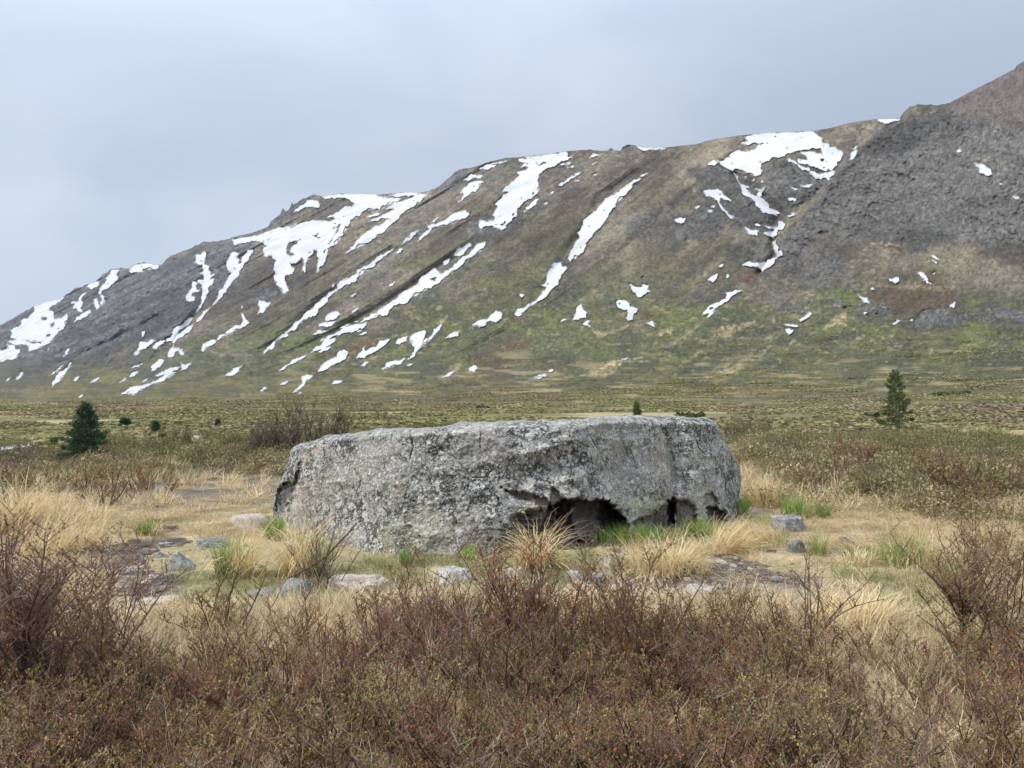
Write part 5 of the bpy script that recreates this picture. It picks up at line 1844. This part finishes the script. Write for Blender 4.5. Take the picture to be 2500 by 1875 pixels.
def spruce_meshes(seed, H, W, power, nb, mat, needle=0.055, dens=1.0, low=0.04, twin=False, gap=None):
    rs = np.random.default_rng(seed)
    T, C = Tris(), Tris()
    tr, _ = curve_pts(rs, (0, 0, -0.1), (0, 0, 1), H + 0.1, 10, 0.015, 0.05)
    tube(T, tr, np.linspace(0.028 * H ** 0.8, 0.006, len(tr)), 0.5, 7)
    if twin:
        t2, _ = curve_pts(rs, (0.11, 0.02, -0.1), (0.0, 0, 1), H * 0.55, 7, 0.02, 0.05)
        tube(T, t2, np.linspace(0.022 * H ** 0.8, 0.006, len(t2)), 0.7, 6)
    pts = []
    for i in range(nb):
        f = low + (1 - low) * (i / nb) ** 0.9
        z = f * H
        L = W * (1 - f) ** power * rs.uniform(0.62, 1.15) + 0.03 * H
        if gap:
            for g0, g1, m in gap:
                if g0 < f < g1:
                    L *= m
        k = np.interp(z, tr[:, 2], np.arange(len(tr)))
        c = tr[int(k)] + (tr[min(int(k) + 1, len(tr) - 1)] - tr[int(k)]) * (k - int(k))
        a = i * 2.399 + rs.uniform(-0.5, 0.5)
        el = 0.55 * (f - 0.35) + rs.normal(0, 0.10)
        b, _ = curve_pts(rs, c, (math.cos(a), math.sin(a), el), L, 6, 0.05, 0.045)
        tube(T, b, np.linspace(0.012, 0.003, len(b)) * (H / 3) ** 0.5, 0.2, 3)
        m = max(8, int(70 * dens * L / W * W / 0.5))
        t = rs.uniform(0.05, 1, m) ** 0.8
        ii = t * 6
        i0 = np.minimum(ii.astype(int), 5)
        P = b[i0] + (b[i0 + 1] - b[i0]) * (ii - i0)[:, None]
        side = np.array([-math.sin(a), math.cos(a), 0])
        sw = (1 - t * 0.75) * L * 0.34 * rs.uniform(-1, 1, m)
        P = P + side[None] * sw[:, None] + np.array([math.cos(a), math.sin(a), 0])[None] * np.abs(sw)[:, None] * 0.6
        P[:, 2] += rs.normal(0, 0.018 * H / 2, m) - np.abs(sw) * 0.12
        pts.append(P)
    P = np.concatenate(pts)
    P = np.repeat(P, 2, axis=0) + rs.normal(0, needle * 0.35, (len(P) * 2, 3))
    n = len(P)
    d = P - tr[5]
    d[:, 2] = 0.35 * np.abs(rs.normal(size=n))
    d[:, :2] /= np.linalg.norm(d[:, :2], axis=1, keepdims=True) + 1e-6
    d += rs.normal(0, 0.55, (n, 3))
    d /= np.linalg.norm(d, axis=1, keepdims=True)
    e = np.cross(d, rs.normal(size=(n, 3)))
    e /= np.linalg.norm(e, axis=1, keepdims=True)
    s = needle * rs.uniform(0.6, 1.4, (n, 1))
    V = np.stack([P, P + d * s * 0.45 + e * s * 0.16, P + d * s * 1.3, P + d * s * 0.45 - e * s * 0.16], 1).reshape(-1, 3)
    b4 = np.arange(n)[:, None] * 4
    F = np.concatenate([b4 + np.array([[0, 1, 2]]), b4 + np.array([[0, 2, 3]])])
    C.add(V, F, np.repeat(rs.uniform(0, 1, n), 4))
    return T.mesh('trunk', M_TRUNK), C.mesh('crown', mat)


def tree(px, py, top_py, label, seed, wpx, power, nb, mat, group=None, cat='spruce tree', name='spruce_tree', **kw):
    x, y, z = ground_at(px, py)
    s = y / FPX
    H = (py - top_py) * s
    tm, cm = spruce_meshes(seed, H, wpx * s / 2, power, nb, mat, **kw)
    t = empty(name, (x, y, z), label, cat, group)
    obj('trunk', tm, t)
    obj('crown', cm, t)
    return t


tree(205, 1132, 985, 'bushy dark green young spruce at left in front of the mountain foot', 601, 132, 0.80, 120, M_NEEDLE, needle=0.050, dens=1.3, low=0.03)
tree(2190, 1062, 904, 'slender yellowish green spruce with bare lower trunk at right', 603, 80, 0.66, 56, M_NEEDLY, needle=0.070, dens=1.15, low=0.14, twin=True, gap=[(0.38, 0.5, 1.15), (0.55, 0.68, 0.72), (0.70, 0.86, 1.15)])
tree(380, 1062, 1030, 'tiny dark spruce second nearest the bushy spruce', 605, 17, 0.8, 40, M_NEEDLE, needle=0.10, dens=0.5)
tree(532, 1046, 1024, 'tiny spruce alone above the brown heath mound', 607, 12, 0.8, 30, M_NEEDLE, needle=0.10, dens=0.5)
tree(461, 1088, 1062, 'thin dead-looking little spruce pole', 609, 7, 0.6, 24, M_NEEDLY, needle=0.06, dens=0.4)
tree(397, 1082, 1060, 'small pale spruce sapling just right of the tiny dark spruce', 611, 14, 0.8, 24, M_NEEDLY, needle=0.08, dens=0.4)
tree(132, 1094, 1070, 'small spruce sapling left of the bushy dark spruce', 613, 14, 0.8, 24, M_NEEDLY, needle=0.08, dens=0.5)
tree(1556, 1022, 981, 'little spruce rising behind the top of the huge boulder', 615, 20, 0.8, 44, M_NEEDLY, needle=0.13, dens=0.6)
tree(305, 1042, 1024, 'dark little spruce bush at the foot of the mountain', 617, 22, 0.5, 30, M_NEEDLE, needle=0.14, dens=0.6)


def conifer_bush(px, py, wpx, hpx, label, seed, mat, leaf=0.1):
    x, y, z = ground_at(px, py)
    s = y / FPX
    rs = np.random.default_rng(seed)
    T = Tris()
    n = 700
    w, h = wpx * s / 2, hpx * s
    k = max(3, int(wpx / 12))
    cx = np.linspace(-w, w, k) * 0.85 + rs.normal(0, w * 0.06, k)
    hh = h * rs.uniform(0.5, 1.0, k)
    c = rs.integers(0, k, n)
    f = rs.uniform(0, 1, n)
    r = (1 - f) ** 0.7 * w / k * 1.6
    th = rs.uniform(0, 6.28, n)
    P = np.stack([cx[c] + r * np.cos(th), r * np.sin(th), f * hh[c]], -1)
    leaves_at(T, rs, P, leaf, up=0.8)
    o = obj('juniper_bush', T.mesh('juniper_bush', mat), label=label, cat='bush', loc=(x, y, z))
    return o


conifer_bush(1686, 1020, 72, 14, 'dark low conifer thicket behind the right end of the boulder', 621, M_NEEDLY, 0.16)
conifer_bush(2325, 966, 92, 9, 'flat dark conifer mat on the slope right of the slender spruce', 622, M_NEEDLY, 0.4)
conifer_bush(2127, 1023, 30, 13, 'dark round bush left of the slender spruce', 623, M_NEEDLE, 0.14)
conifer_bush(70, 1124, 130, 20, 'row of dark dwarf conifers in front of the far left snow strip', 624, M_NEEDLE, 0.05)
conifer_bush(1180, 1002, 26, 8, 'small dark bush above the left half of the boulder top', 625, M_NEEDLE, 0.25)

# a strip of old snow on the valley floor and a small one further right
for k, (poly, lab) in enumerate((([(-30, 1112), (0, 1106), (40, 1103), (72, 1102), (75, 1107), (40, 1112), (0, 1118), (-30, 1122)], 'strip of old snow on the flat at the far left edge'),
                                 ([(478, 1076), (490, 1073), (506, 1074), (504, 1078), (484, 1080)], 'small white snow remnant left of the bare willow'))):
    g = [ground_at(*p)[:2] for p in poly]
    outer = [np.array(p) for p in fractal_edge(g, 0.10, np.random.default_rng(70 + k), step=0.25)]
    res = triangulate(outer, [], 0.6, lambda x, y: np.stack([x, y, h_near(x, y) + 0.22], -1))
    V, T = res
    n = np.cross(V[T[:, 1]] - V[T[:, 0]], V[T[:, 2]] - V[T[:, 0]])
    T[n[:, 2] < 0] = T[n[:, 2] < 0][:, ::-1]
    # give the strip its thickness: a skirt down into the ground
    nb = len(outer)
    O = np.array(outer)
    up_ = np.stack([O[:, 0], O[:, 1], h_near(O[:, 0], O[:, 1]) + 0.22], -1)
    dn_ = up_ - np.array([0, 0, 0.4])
    V2 = np.concatenate([V, up_, dn_])
    i = np.arange(nb)
    j = (i + 1) % nb
    b0, b1 = len(V), len(V) + nb
    sk = np.concatenate([np.stack([b0 + i, b0 + j, b1 + j], -1), np.stack([b0 + i, b1 + j, b1 + i], -1)])
    obj('snow_strip', mesh_np('snow_strip', V2, np.concatenate([T, sk]), M_SNOW, smooth=False), label=lab, cat='snow patch')

# --- bare willow thicket behind the boulder's left end
M_WILLOW = mat_leafy('willow_bark', [(0.13, 0.095, 0.080), (0.21, 0.16, 0.13), (0.29, 0.23, 0.18)], 0.1, 0.0)
M_WBUD = mat_leafy('willow_buds', [(0.22, 0.17, 0.08), (0.32, 0.29, 0.12)], 0.2, 0.3)


def willow(px, py, wpx, hpx, label, seed, stems, buds=0.35, name='willow_shrub', thick=1.0, sidetw=12):
    x, y, z = ground_at(px, py)
    s = y / FPX
    rs = np.random.default_rng(seed)
    S, B = Tris(), Tris()
    H, W = hpx * s, wpx * s
    bp_ = []
    for i in range(stems):
        ox = rs.uniform(-0.32, 0.32) * W
        r0 = (ox, rs.normal(0, 0.12 * W), -0.05)
        sp = ox / W * 1.2 + rs.normal(0, 0.22)
        L = H * rs.uniform(0.55, 1.05) * (1 - 0.5 * abs(ox / W))
        pts, _ = curve_pts(rs, r0, (sp, rs.normal(0, 0.2), 1), L, 8, 0.07, 0.04)
        thick = thick * 1.0
        tube(S, pts, np.linspace(0.020, 0.006, len(pts)) * thick, rs.uniform(0, 0.6))
        for k in range(sidetw):
            j = rs.integers(2, len(pts))
            a = rs.uniform(0, 6.28)
            t2, _ = curve_pts(rs, pts[j], (math.cos(a) * 0.55, math.sin(a) * 0.55, 0.9), L * rs.uniform(0.15, 0.42), 4, 0.10, 0.06)
            tube(S, t2, np.linspace(0.011, 0.005, 5) * thick, rs.uniform(0.2, 0.9))
            bp_ += list(t2[1:])
            for q in range(3):
                a = rs.uniform(0, 6.28)
                t3, _ = curve_pts(rs, t2[rs.integers(1, 5)], (math.cos(a) * 0.7, math.sin(a) * 0.7, 0.9), L * rs.uniform(0.06, 0.16), 2, 0.1, 0.05)
                tube(S, t3, np.array([0.007, 0.006, 0.004]) * thick, rs.uniform(0.3, 1))
                bp_ += list(t3[1:])
    t = empty(name, (x, y, z), label, 'shrub')
    obj('stems', S.mesh('stems', M_WILLOW), t)
    if buds > 0:
        P = np.array(bp_)
        P = P[rs.uniform(size=len(P)) < buds]
        leaves_at(B, rs, P, 0.035)
        obj('buds', B.mesh('buds', M_WBUD), t, kind='stuff')
    return t


willow(752, 1108, 200, 136, 'tall leafless willow thicket behind the left end of the boulder', 631, 26, 0.4)
willow(668, 1118, 140, 88, 'lower purplish bare thicket left of the tall willow', 632, 46, 0.05, thick=0.8)
willow(1830, 1078, 170, 62, 'yellowish budding willow behind the right end of the boulder', 633, 30, 0.95, thick=0.6)
willow(930, 1024, 22, 26, 'tiny bare bush far behind the boulder', 634, 10, 0.0, thick=1.6, sidetw=5)
willow(430, 1096, 60, 52, 'pale thin bare sapling right of the bushy spruce', 636, 6, 0.2, thick=0.7)

# ------------------------------------------------------------------ dwarf birches of the foreground
PROTO = []
_spec = [(700, 0.62, 0.55, 11, M_TWIG, M_BUD, 0.0098, 0.75), (701, 0.62, 0.60, 12, M_TWIG, M_BUDR, 0.0090, 0.8), (702, 0.60, 0.50, 10, M_TWIGP, M_BUDG, 0.0105, 0.72),
         (703, 0.60, 0.65, 12, M_TWIGP, M_BUD, 0.0090, 0.65), (704, 0.55, 0.55, 11, M_TWIG, M_BUDG, 0.0105, 0.8), (705, 0.62, 0.45, 9, M_TWIG, M_BUDR, 0.0090, 0.7)]
for sd, h, w, st, tm, bm, bs, bd in _spec:
    PROTO.append(shrub_meshes(sd, h, w, st, tm, bm, bs, bd))


def birch(px, py, h, kind, label, group=None, wide=1.0, rz=0.0, dist=None):
    if dist is None:
        x, y, z = ground_at(px, py)
    else:
        y = dist
        x = (px - CXP) / FPX * y
        z = float(h_near(x, y))
    k = h / _spec[kind][1]
    t = empty('dwarf_birch', (x, y, z), label, 'shrub', group, rz)
    t.scale = (k * wide, k * wide, k)
    obj('stems', PROTO[kind][0], t)
    obj('buds', PROTO[kind][1], t, kind='stuff')
    return t


def own_birch(px, py, label, name='dwarf_birch', **kw):
    x, y, z = ground_at(px, py)
    a, b = shrub_meshes(**kw)
    t = empty(name, (x, y, z), label, 'shrub')
    obj('stems', a, t)
    obj('buds', b, t, kind='stuff')
    return t


own_birch(70, 1765, 'tall purplish-brown dwarf birch on one dark trunk at the left edge', seed=720, height=0.98, width=0.85, stems=14, twig_mat=M_TWIGP, bud_mat=M_BUDR, twigs=13, bud=0.010, buds=0.8, single=True, thick=1.1)
own_birch(190, 1700, 'broad reddish-brown dwarf birch right of the dark-trunked one', seed=721, height=0.74, width=0.85, stems=15, twig_mat=M_TWIGP, bud_mat=M_BUDR, twigs=11, bud=0.010, buds=0.85)
own_birch(20, 1640, 'tall thin-twigged dwarf birch at the left frame edge behind the dark trunk', seed=722, height=0.9, width=0.8, stems=11, twig_mat=M_TWIGP, bud_mat=M_BUD, twigs=11, bud=0.010, buds=0.7)
own_birch(2335, 1605, 'tall dark forked dwarf birch leaning right by the pinkish rock', seed=723, height=0.84, width=1.0, stems=13, twig_mat=M_TWIG, bud_mat=M_BUD, twigs=12, bud=0.010, buds=0.6, single=True, thick=1.1)
own_birch(2440, 1560, 'upright brown dwarf birch at the right edge behind the forked one', seed=724, height=0.75, width=0.7, stems=12, twig_mat=M_TWIG, bud_mat=M_BUDR, twigs=10, bud=0.010, buds=0.7)
own_birch(790, 1440, 'thin almost bare dark bush sprawling before the left base of the boulder', seed=725, height=0.62, width=0.75, stems=9, twig_mat=M_TWIGP, bud_mat=M_BUD, twigs=10, bud=0.008, buds=0.15, thick=0.9)
own_birch(1990, 1600, 'wiry black-stemmed dwarf birch alone in bent straw at lower right', seed=726, height=0.60, width=0.5, stems=7, twig_mat=M_TWIG, bud_mat=M_BUDG, twigs=9, bud=0.010, buds=0.4)
own_birch(1790, 1600, 'small forked dwarf birch with crooked black stem in straw', seed=727, height=0.52, width=0.55, stems=6, twig_mat=M_TWIG, bud_mat=M_BUDG, twigs=9, bud=0.010, buds=0.45, single=True, thick=0.7)
own_birch(1290, 1640, 'tallest rusty dwarf birch in the middle before the hollow', seed=728, height=0.78, width=0.6, stems=14, twig_mat=M_TWIG, bud_mat=M_BUDR, twigs=13, bud=0.011, buds=0.9)
own_birch(1560, 1700, 'reddish upright dwarf birch right of the tallest middle one', seed=729, height=0.74, width=0.6, stems=13, twig_mat=M_TWIG, bud_mat=M_BUD, twigs=13, bud=0.011, buds=0.9)
own_birch(1010, 1700, 'dense wine-red dwarf birch left of the middle', seed=730, height=0.76, width=0.7, stems=15, twig_mat=M_TWIGP, bud_mat=M_BUDR, twigs=13, bud=0.010, buds=0.85)
own_birch(560, 1560, 'olive-budded dwarf birch with black crossing twigs beside the path', seed=731, height=0.50, width=0.7, stems=10, twig_mat=M_TWIG, bud_mat=M_BUDG, twigs=10, bud=0.011, buds=0.7)


def build_birches():
    rs = np.random.default_rng(77)
    ORD = ['first', 'second', 'third', 'fourth', 'fifth', 'sixth', 'seventh', 'eighth', 'ninth', 'tenth', 'eleventh', 'twelfth', 'thirteenth', 'fourteenth', 'fifteenth', 'sixteenth']
    TINT = ['brown', 'rust-brown', 'olive-tinged', 'purplish', 'olive-budded', 'rusty']
    ROWS = [('nearest', 2.55, 15, 0.40), ('second', 3.20, 14, 0.48), ('third', 3.95, 12, 0.56), ('rearmost', 4.75, 11, 0.56)]
    for rn, d0, cnt, h0 in ROWS:
        pxs = np.linspace(20, 2480, cnt) + rs.uniform(-60, 60, cnt)
        k = 0
        for px in pxs:
            d = d0 + rs.uniform(-0.22, 0.22)
            lim = np.interp(px, [0, 230, 420, 700, 1000, 1600, 1900, 2200, 2500], [4.9, 4.6, 4.2, 5.0, 5.3, 5.3, 5.0, 4.6, 5.4])
            skip = (px > 1750 and rs.uniform() < 0.25)
            if d > lim or skip:
                continue
            h = h0 * rs.uniform(0.75, 1.15) * (0.88 if px > 1720 else 1.0) * (0.85 if 330 < px < 720 else 1.0)
            kind = int(rs.choice(6, p=[0.22, 0.2, 0.14, 0.2, 0.12, 0.12]))
            birch(px, 0, h, kind, '%s dwarf birch, %s from the left in the %s row of the front thicket' % (TINT[kind], ORD[k], rn),
                  'dwarf birches of the front thicket', wide=rs.uniform(0.9, 1.3), rz=rs.uniform(0, 6.28), dist=d)
            k += 1
    # low twiggy undergrowth between them
    small = []
    for i in range(5):
        a, b = shrub_meshes(760 + i, 0.30, 0.42, 7, [M_TWIG, M_TWIGP][i % 2], [M_BUD, M_BUDR, M_BUDG, M_BUD, M_BUDG][i], 0.010, 0.55, twigs=6, name=('sprig', 'sprig'))
        # stems and buds in one small mesh with two materials
        me = bpy.data.meshes.new('sprig')
        va, vb = np.array([v.co[:] for v in a.vertices]), np.array([v.co[:] for v in b.vertices])
        fa, fb = np.array([p.vertices[:] for p in a.polygons]), np.array([p.vertices[:] for p in b.polygons])
        sa = np.array([q.value for q in a.attributes['shade'].data]); sb = np.array([q.value for q in b.attributes['shade'].data])
        me = mesh_np('sprig', np.concatenate([va, vb]), np.concatenate([fa, fb + len(va)]), [a.materials[0], b.materials[0]], attrs={'shade': np.concatenate([sa, sb])})
        mi = np.concatenate([np.zeros(len(fa), np.int32), np.ones(len(fb), np.int32)])
        me.polygons.foreach_set('material_index', mi)
        small.append(me)
    x, y = scatter_wedge(rs, 880, 1.7, 5.6, half_deg=42, power=0.5)
    px = CXP + FPX * x / y
    lim = np.interp(px, [0, 230, 420, 700, 1000, 1600, 1900, 2200, 2500], [5.0, 4.7, 4.4, 5.0, 5.4, 5.6, 5.0, 4.7, 5.6])
    keep = (y < lim) & (rs.uniform(size=len(x)) < np.where(px > 1750, 0.5, 0.95) * (0.25 + 1.3 * sstep(0.38, 0.6, fbm(x / 0.7, y / 0.7, oct=3, seed=501))))
    make_scatter('undergrowth', 'knee-low twiggy undergrowth of dwarf birch and crowberry', small, rs, x, y, keep, 0.6, 1.2)
    # the same low growth as loose scrub beyond the clearing, right and left
    x, y = scatter_wedge(rs, 1500, 9.0, 19, half_deg=37, power=0.8)
    px, py = frame_pixel(x, y, h_near(x, y))
    m = region_mask(px, py, [[(1830, 1090), (2560, 1080), (2560, 1240), (2250, 1250), (2000, 1200)], [(-60, 1120), (320, 1130), (420, 1200), (300, 1240), (-60, 1200)], [(2250, 1230), (2560, 1200), (2560, 1420), (2400, 1400)]])
    keep = m & boulder_clear(x, y, 0.3)
    keep &= rs.uniform(size=len(x)) < 0.22
    make_scatter('birch_scrub', 'brown leafless dwarf birch scrub beyond the clearing', small, rs, x, y, keep, 1.0, 1.9)


build_birches()


# ------------------------------------------------------------------ single grass tufts
def tuft(px, py, wpx, hpx, parts, label, seed, cat='grass tuft', lean_az=None):
    x, y, z = ground_at(px, py)
    s = y / FPX
    W, H = wpx * s, hpx * s
    rs = np.random.default_rng(seed)
    t = empty('grass_tuft', (x, y, z - 0.01), label, cat)
    for kind, n, ox in parts:
        T = Tris()
        n = int(n * 1.9)
        if kind == 'green':
            grass_blades(T, rs, n, W * 0.26, H * 1.0, 0.0052, 0.20, 0.42)
            m, nm = M_GRASS, 'green_blades'
        elif kind == 'mix':
            grass_blades(T, rs, n, W * 0.28, H * 1.0, 0.0050, 0.25, 0.5, shade=(0.5, 1.0))
            m, nm = M_GRASS, 'green_blades'
        elif kind == 'stand':
            grass_blades(T, rs, n, W * 0.26, H * 1.05, 0.0050, 0.25, 0.55)
            m, nm = M_GOLD, 'dead_blades'
        elif kind == 'fall':
            grass_blades(T, rs, int(n * 0.6), W * 0.18, H * 1.75, 0.0085, 0.45, 1.9, segs=6)
            m, nm = M_GOLD, 'dead_blades'
        elif kind == 'heap':
            grass_blades(T, rs, int(n * 0.6), W * 0.40, H * 1.3, 0.0085, 0.75, 1.25, segs=5)
            m, nm = M_GOLD, 'dead_blades'
        elif kind == 'sweep':
            grass_blades(T, rs, int(n * 0.6), W * 0.36, H * 1.9, 0.0085, 0.75, 1.1, azim=lean_az, azim_j=0.85, segs=5)
            m, nm = M_GOLD, 'dead_blades'
        me = T.mesh(nm, m)
        o = obj(nm, me, t, kind='stuff')
        o.location = (ox * W, 0, 0)
    return t


tuft(580, 1408, 95, 108, [('green', 120, -0.30), ('mix', 60, 0.0), ('stand', 140, 0.15), ('fall', 60, 0.2)], 'half green half straw grass tuft standing left of the boulder', 801)
tuft(728, 1404, 105, 118, [('fall', 260, 0.0), ('stand', 70, -0.15), ('mix', 120, 0.42)], 'big straw tuft drooping like hair at the left foot of the boulder', 802)
tuft(668, 1318, 62, 66, [('green', 150, 0.0), ('mix', 70, 0.1), ('heap', 40, 0.1)], 'bright green tuft against the left end of the boulder', 803)
tuft(352, 1306, 64, 46, [('green', 120, 0.0), ('heap', 60, 0.2)], 'small green tuft in dead grass left of the path', 804)
tuft(150, 1345, 210, 95, [('sweep', 190, -0.1), ('heap', 150, 0.1)], 'broad heap of pale straw combed to the right beside the path', 805, lean_az=0.0)
tuft(40, 1300, 160, 120, [('stand', 220, 0.0), ('fall', 260, 0.0)], 'tall tan grass clump at the left edge of the frame', 806)
tuft(1545, 1328, 170, 52, [('green', 130, -0.34), ('green', 150, -0.1), ('mix', 110, 0.12), ('green', 130, 0.34), ('heap', 60, 0.1)], 'green fringe of grass under the right half of the boulder', 807)
tuft(1708, 1318, 84, 58, [('green', 150, -0.15), ('mix', 110, 0.15), ('heap', 50, 0.2)], 'bright green tuft in front of the boulder cleft', 808)
tuft(1610, 1398, 210, 82, [('heap', 380, 0.0), ('fall', 200, 0.1)], 'wide mound of drooping straw below the green fringe', 809)
tuft(1310, 1394, 118, 98, [('fall', 230, 0.0), ('stand', 60, -0.1), ('mix', 40, 0.2)], 'straw tuft in front of the stepped ledge', 810)
tuft(1812, 1262, 38, 62, [('green', 150, 0.0)], 'narrow green tuft at the right end of the boulder', 811)
tuft(1946, 1266, 84, 62, [('green', 120, -0.15), ('mix', 120, 0.1), ('stand', 30, 0.1), ('heap', 60, 0.1)], 'round green tuft right of the boulder above the angular rock', 812)
tuft(2010, 1268, 42, 46, [('mix', 110, 0.0)], 'small greyish green tuft next to the round green one', 813)
tuft(2002, 1356, 52, 62, [('mix', 80, -0.1), ('stand', 60, 0.2)], 'thin green and straw tuft right of the bluish stone', 814)
tuft(2230, 1378, 150, 95, [('mix', 150, -0.2), ('stand', 120, 0.2), ('heap', 120, 0.1)], 'loose yellow-green tuft in straw at right', 815)
tuft(2330, 1440, 130, 110, [('mix', 130, 0.0), ('stand', 140, 0.2)], 'tall yellowish tuft behind the forked dark birch', 816)
tuft(992, 1384, 46, 54, [('green', 90, 0.0)], 'thin green tuft at the middle of the boulder foot', 817)
tuft(1142, 1366, 50, 52, [('mix', 70, 0.0), ('heap', 50, 0.0)], 'dull green and tan tuft left of the stepped ledge', 818)
tuft(1855, 1232, 100, 78, [('stand', 200, 0.0), ('heap', 160, 0.2)], 'standing straw right behind the boulder end', 819)
tuft(1770, 1345, 130, 60, [('sweep', 320, 0.0), ('heap', 120, -0.2)], 'matted tan straw swept along the right foot of the boulder', 820, lean_az=-0.5)
tuft(1860, 1318, 150, 40, [('sweep', 360, 0.0)], 'flattened orange-tan straw left of the angular rock', 821, lean_az=3.0)
tuft(2090, 1375, 110, 40, [('heap', 200, 0.0)], 'low straw cushion below the dark wedge stone', 822)
tuft(470, 1512, 90, 60, [('heap', 240, 0.0)], 'rounded straw cushion right of the lower path', 823)
tuft(760, 1560, 110, 70, [('heap', 300, 0.0)], 'straw cushion in front of the bluish grey rock', 824)
tuft(2060, 1540, 260, 70, [('sweep', 520, 0.0), ('heap', 200, 0.2)], 'long bent straw lying across the lower right', 825, lean_az=0.3)


def build_stalks():
    """tall flowering grass stems, left edge and right"""
    rs = np.random.default_rng(91)
    T = Tris()
    T0 = []
    for i in range(4):
        T = Tris()
        for k in range(3):
            pts, d = curve_pts(rs, (rs.normal(0, 0.05), rs.normal(0, 0.05), 0), (rs.normal(0.2, 0.15), rs.normal(0, 0.15), 1), rs.uniform(0.45, 0.75), 6, 0.05, -0.03)
            tube(T, pts, np.linspace(0.0022, 0.0012, 7), rs.uniform(0.5, 1))
            h = pts[-1] + (pts[-1] - pts[-2])[None] * rs.uniform(-0.6, 0.7, (26, 1)) + rs.normal(0, 0.008, (26, 3))
            leaves_at(T, rs, h, 0.012, shade=(0.4, 1), up=0.2)
        T0.append(T.mesh('stalk', M_STRAW))
    px = np.concatenate([rs.uniform(-20, 130, 26), rs.uniform(2150, 2500, 16), rs.uniform(1880, 2100, 8), rs.uniform(1850, 2400, 5)])
    py = np.concatenate([rs.uniform(1250, 1420, 26), rs.uniform(1380, 1520, 16), rs.uniform(1180, 1240, 8), rs.uniform(1500, 1620, 5)])
    g = np.array([ground_at(a, b) for a, b in zip(px, py)])
    make_scatter('grass_stalks', 'tall straw-coloured flowering grass stems', T0, rs, g[:, 0], g[:, 1], np.ones(len(g), bool), 0.6, 1.05)


build_stalks()


def build_gravel():
    rs = np.random.default_rng(97)
    ks = [rock_mesh('pebble', 0.05, 0.042, 0.030, 900 + i, m, cuts=6) for i, m in enumerate((M_RK_GREY, M_RK_TAN, M_RK_DARK, M_RK_PALE, M_RK_DARK))]
    x, y = scatter_wedge(rs, 16000, 4.9, 9.5, half_deg=34, power=1.0)
    px, py = frame_pixel(x, y, h_near(x, y))
    soil = region_mask(px, py, SOIL_PX)
    keep = boulder_clear(x, y, 0.02) & (rs.uniform(size=len(x)) < np.where(soil, 0.42, 0.012))
    x, y = x[keep], y[keep]
    n = len(x)
    s = 0.12 + 0.9 * rs.uniform(0, 1, n) ** 4
    gn_instancer('gravel', np.stack([x, y, h_near(x, y) + 0.004], -1), np.stack([rs.normal(0, .3, n), rs.normal(0, .3, n), rs.uniform(0, 6.3, n)], -1),
                 np.stack([s, s, s], -1), rs.integers(0, 5, n), ks, 'small stones and clods on the bare soil')


build_gravel()

# ------------------------------------------------------------------ fallen branch by the bluish rock
_T = Tris()
_rs = np.random.default_rng(95)
x0, y0, z0 = ground_at(800, 1440)
pts, _ = curve_pts(_rs, (-0.35, 0, 0.10), (1, 0.1, 0.12), 0.75, 8, 0.12, 0)
tube(_T, pts, np.linspace(0.012, 0.006, 9), 0.2, 5)
for k in range(5):
    j = _rs.integers(1, 8)
    p2, _ = curve_pts(_rs, pts[j], (0.6, _rs.normal(), 0.5), 0.25, 4, 0.2, 0)
    tube(_T, p2, np.linspace(0.005, 0.002, 5), 0.3)
obj('fallen_branch', _T.mesh('fallen_branch', M_TWIGP), label='dark fallen branch lying before the left foot of the boulder', cat='branch', loc=(x0, y0, z0))


# ------------------------------------------------------------------ moist air between here and the ridge
HAZE = 5.5e-5


def build_haze():
    import bmesh
    bm = bmesh.new()
    x0, x1, y0, y1, z0, z1 = -9600, 9600, -9600, 9600, -80, TOP_Z + 25
    v = [bm.verts.new(p) for p in ((x0, y0, z0), (x1, y0, z0), (x1, y1, z0), (x0, y1, z0), (x0, y0, z1), (x1, y0, z1), (x1, y1, z1), (x0, y1, z1))]
    for f in ((3, 2, 1, 0), (4, 5, 6, 7), (0, 1, 5, 4), (1, 2, 6, 5), (2, 3, 7, 6), (3, 0, 4, 7)):
        bm.faces.new([v[i] for i in f])
    me = bpy.data.meshes.new('haze')
    bm.to_mesh(me)
    m, N, L = new_mat('moist_air')
    out = N('ShaderNodeOutputMaterial')
    pv = N('ShaderNodeVolumePrincipled')
    pv.inputs['Color'].default_value = (0.86, 0.91, 1.0, 1)
    pv.inputs['Density'].default_value = HAZE
    L(pv.outputs['Volume'], out.inputs['Volume'])
    me.materials.append(m)
    return obj('haze', me, kind='stuff', label='thin grey haze in the valley air')


build_haze()
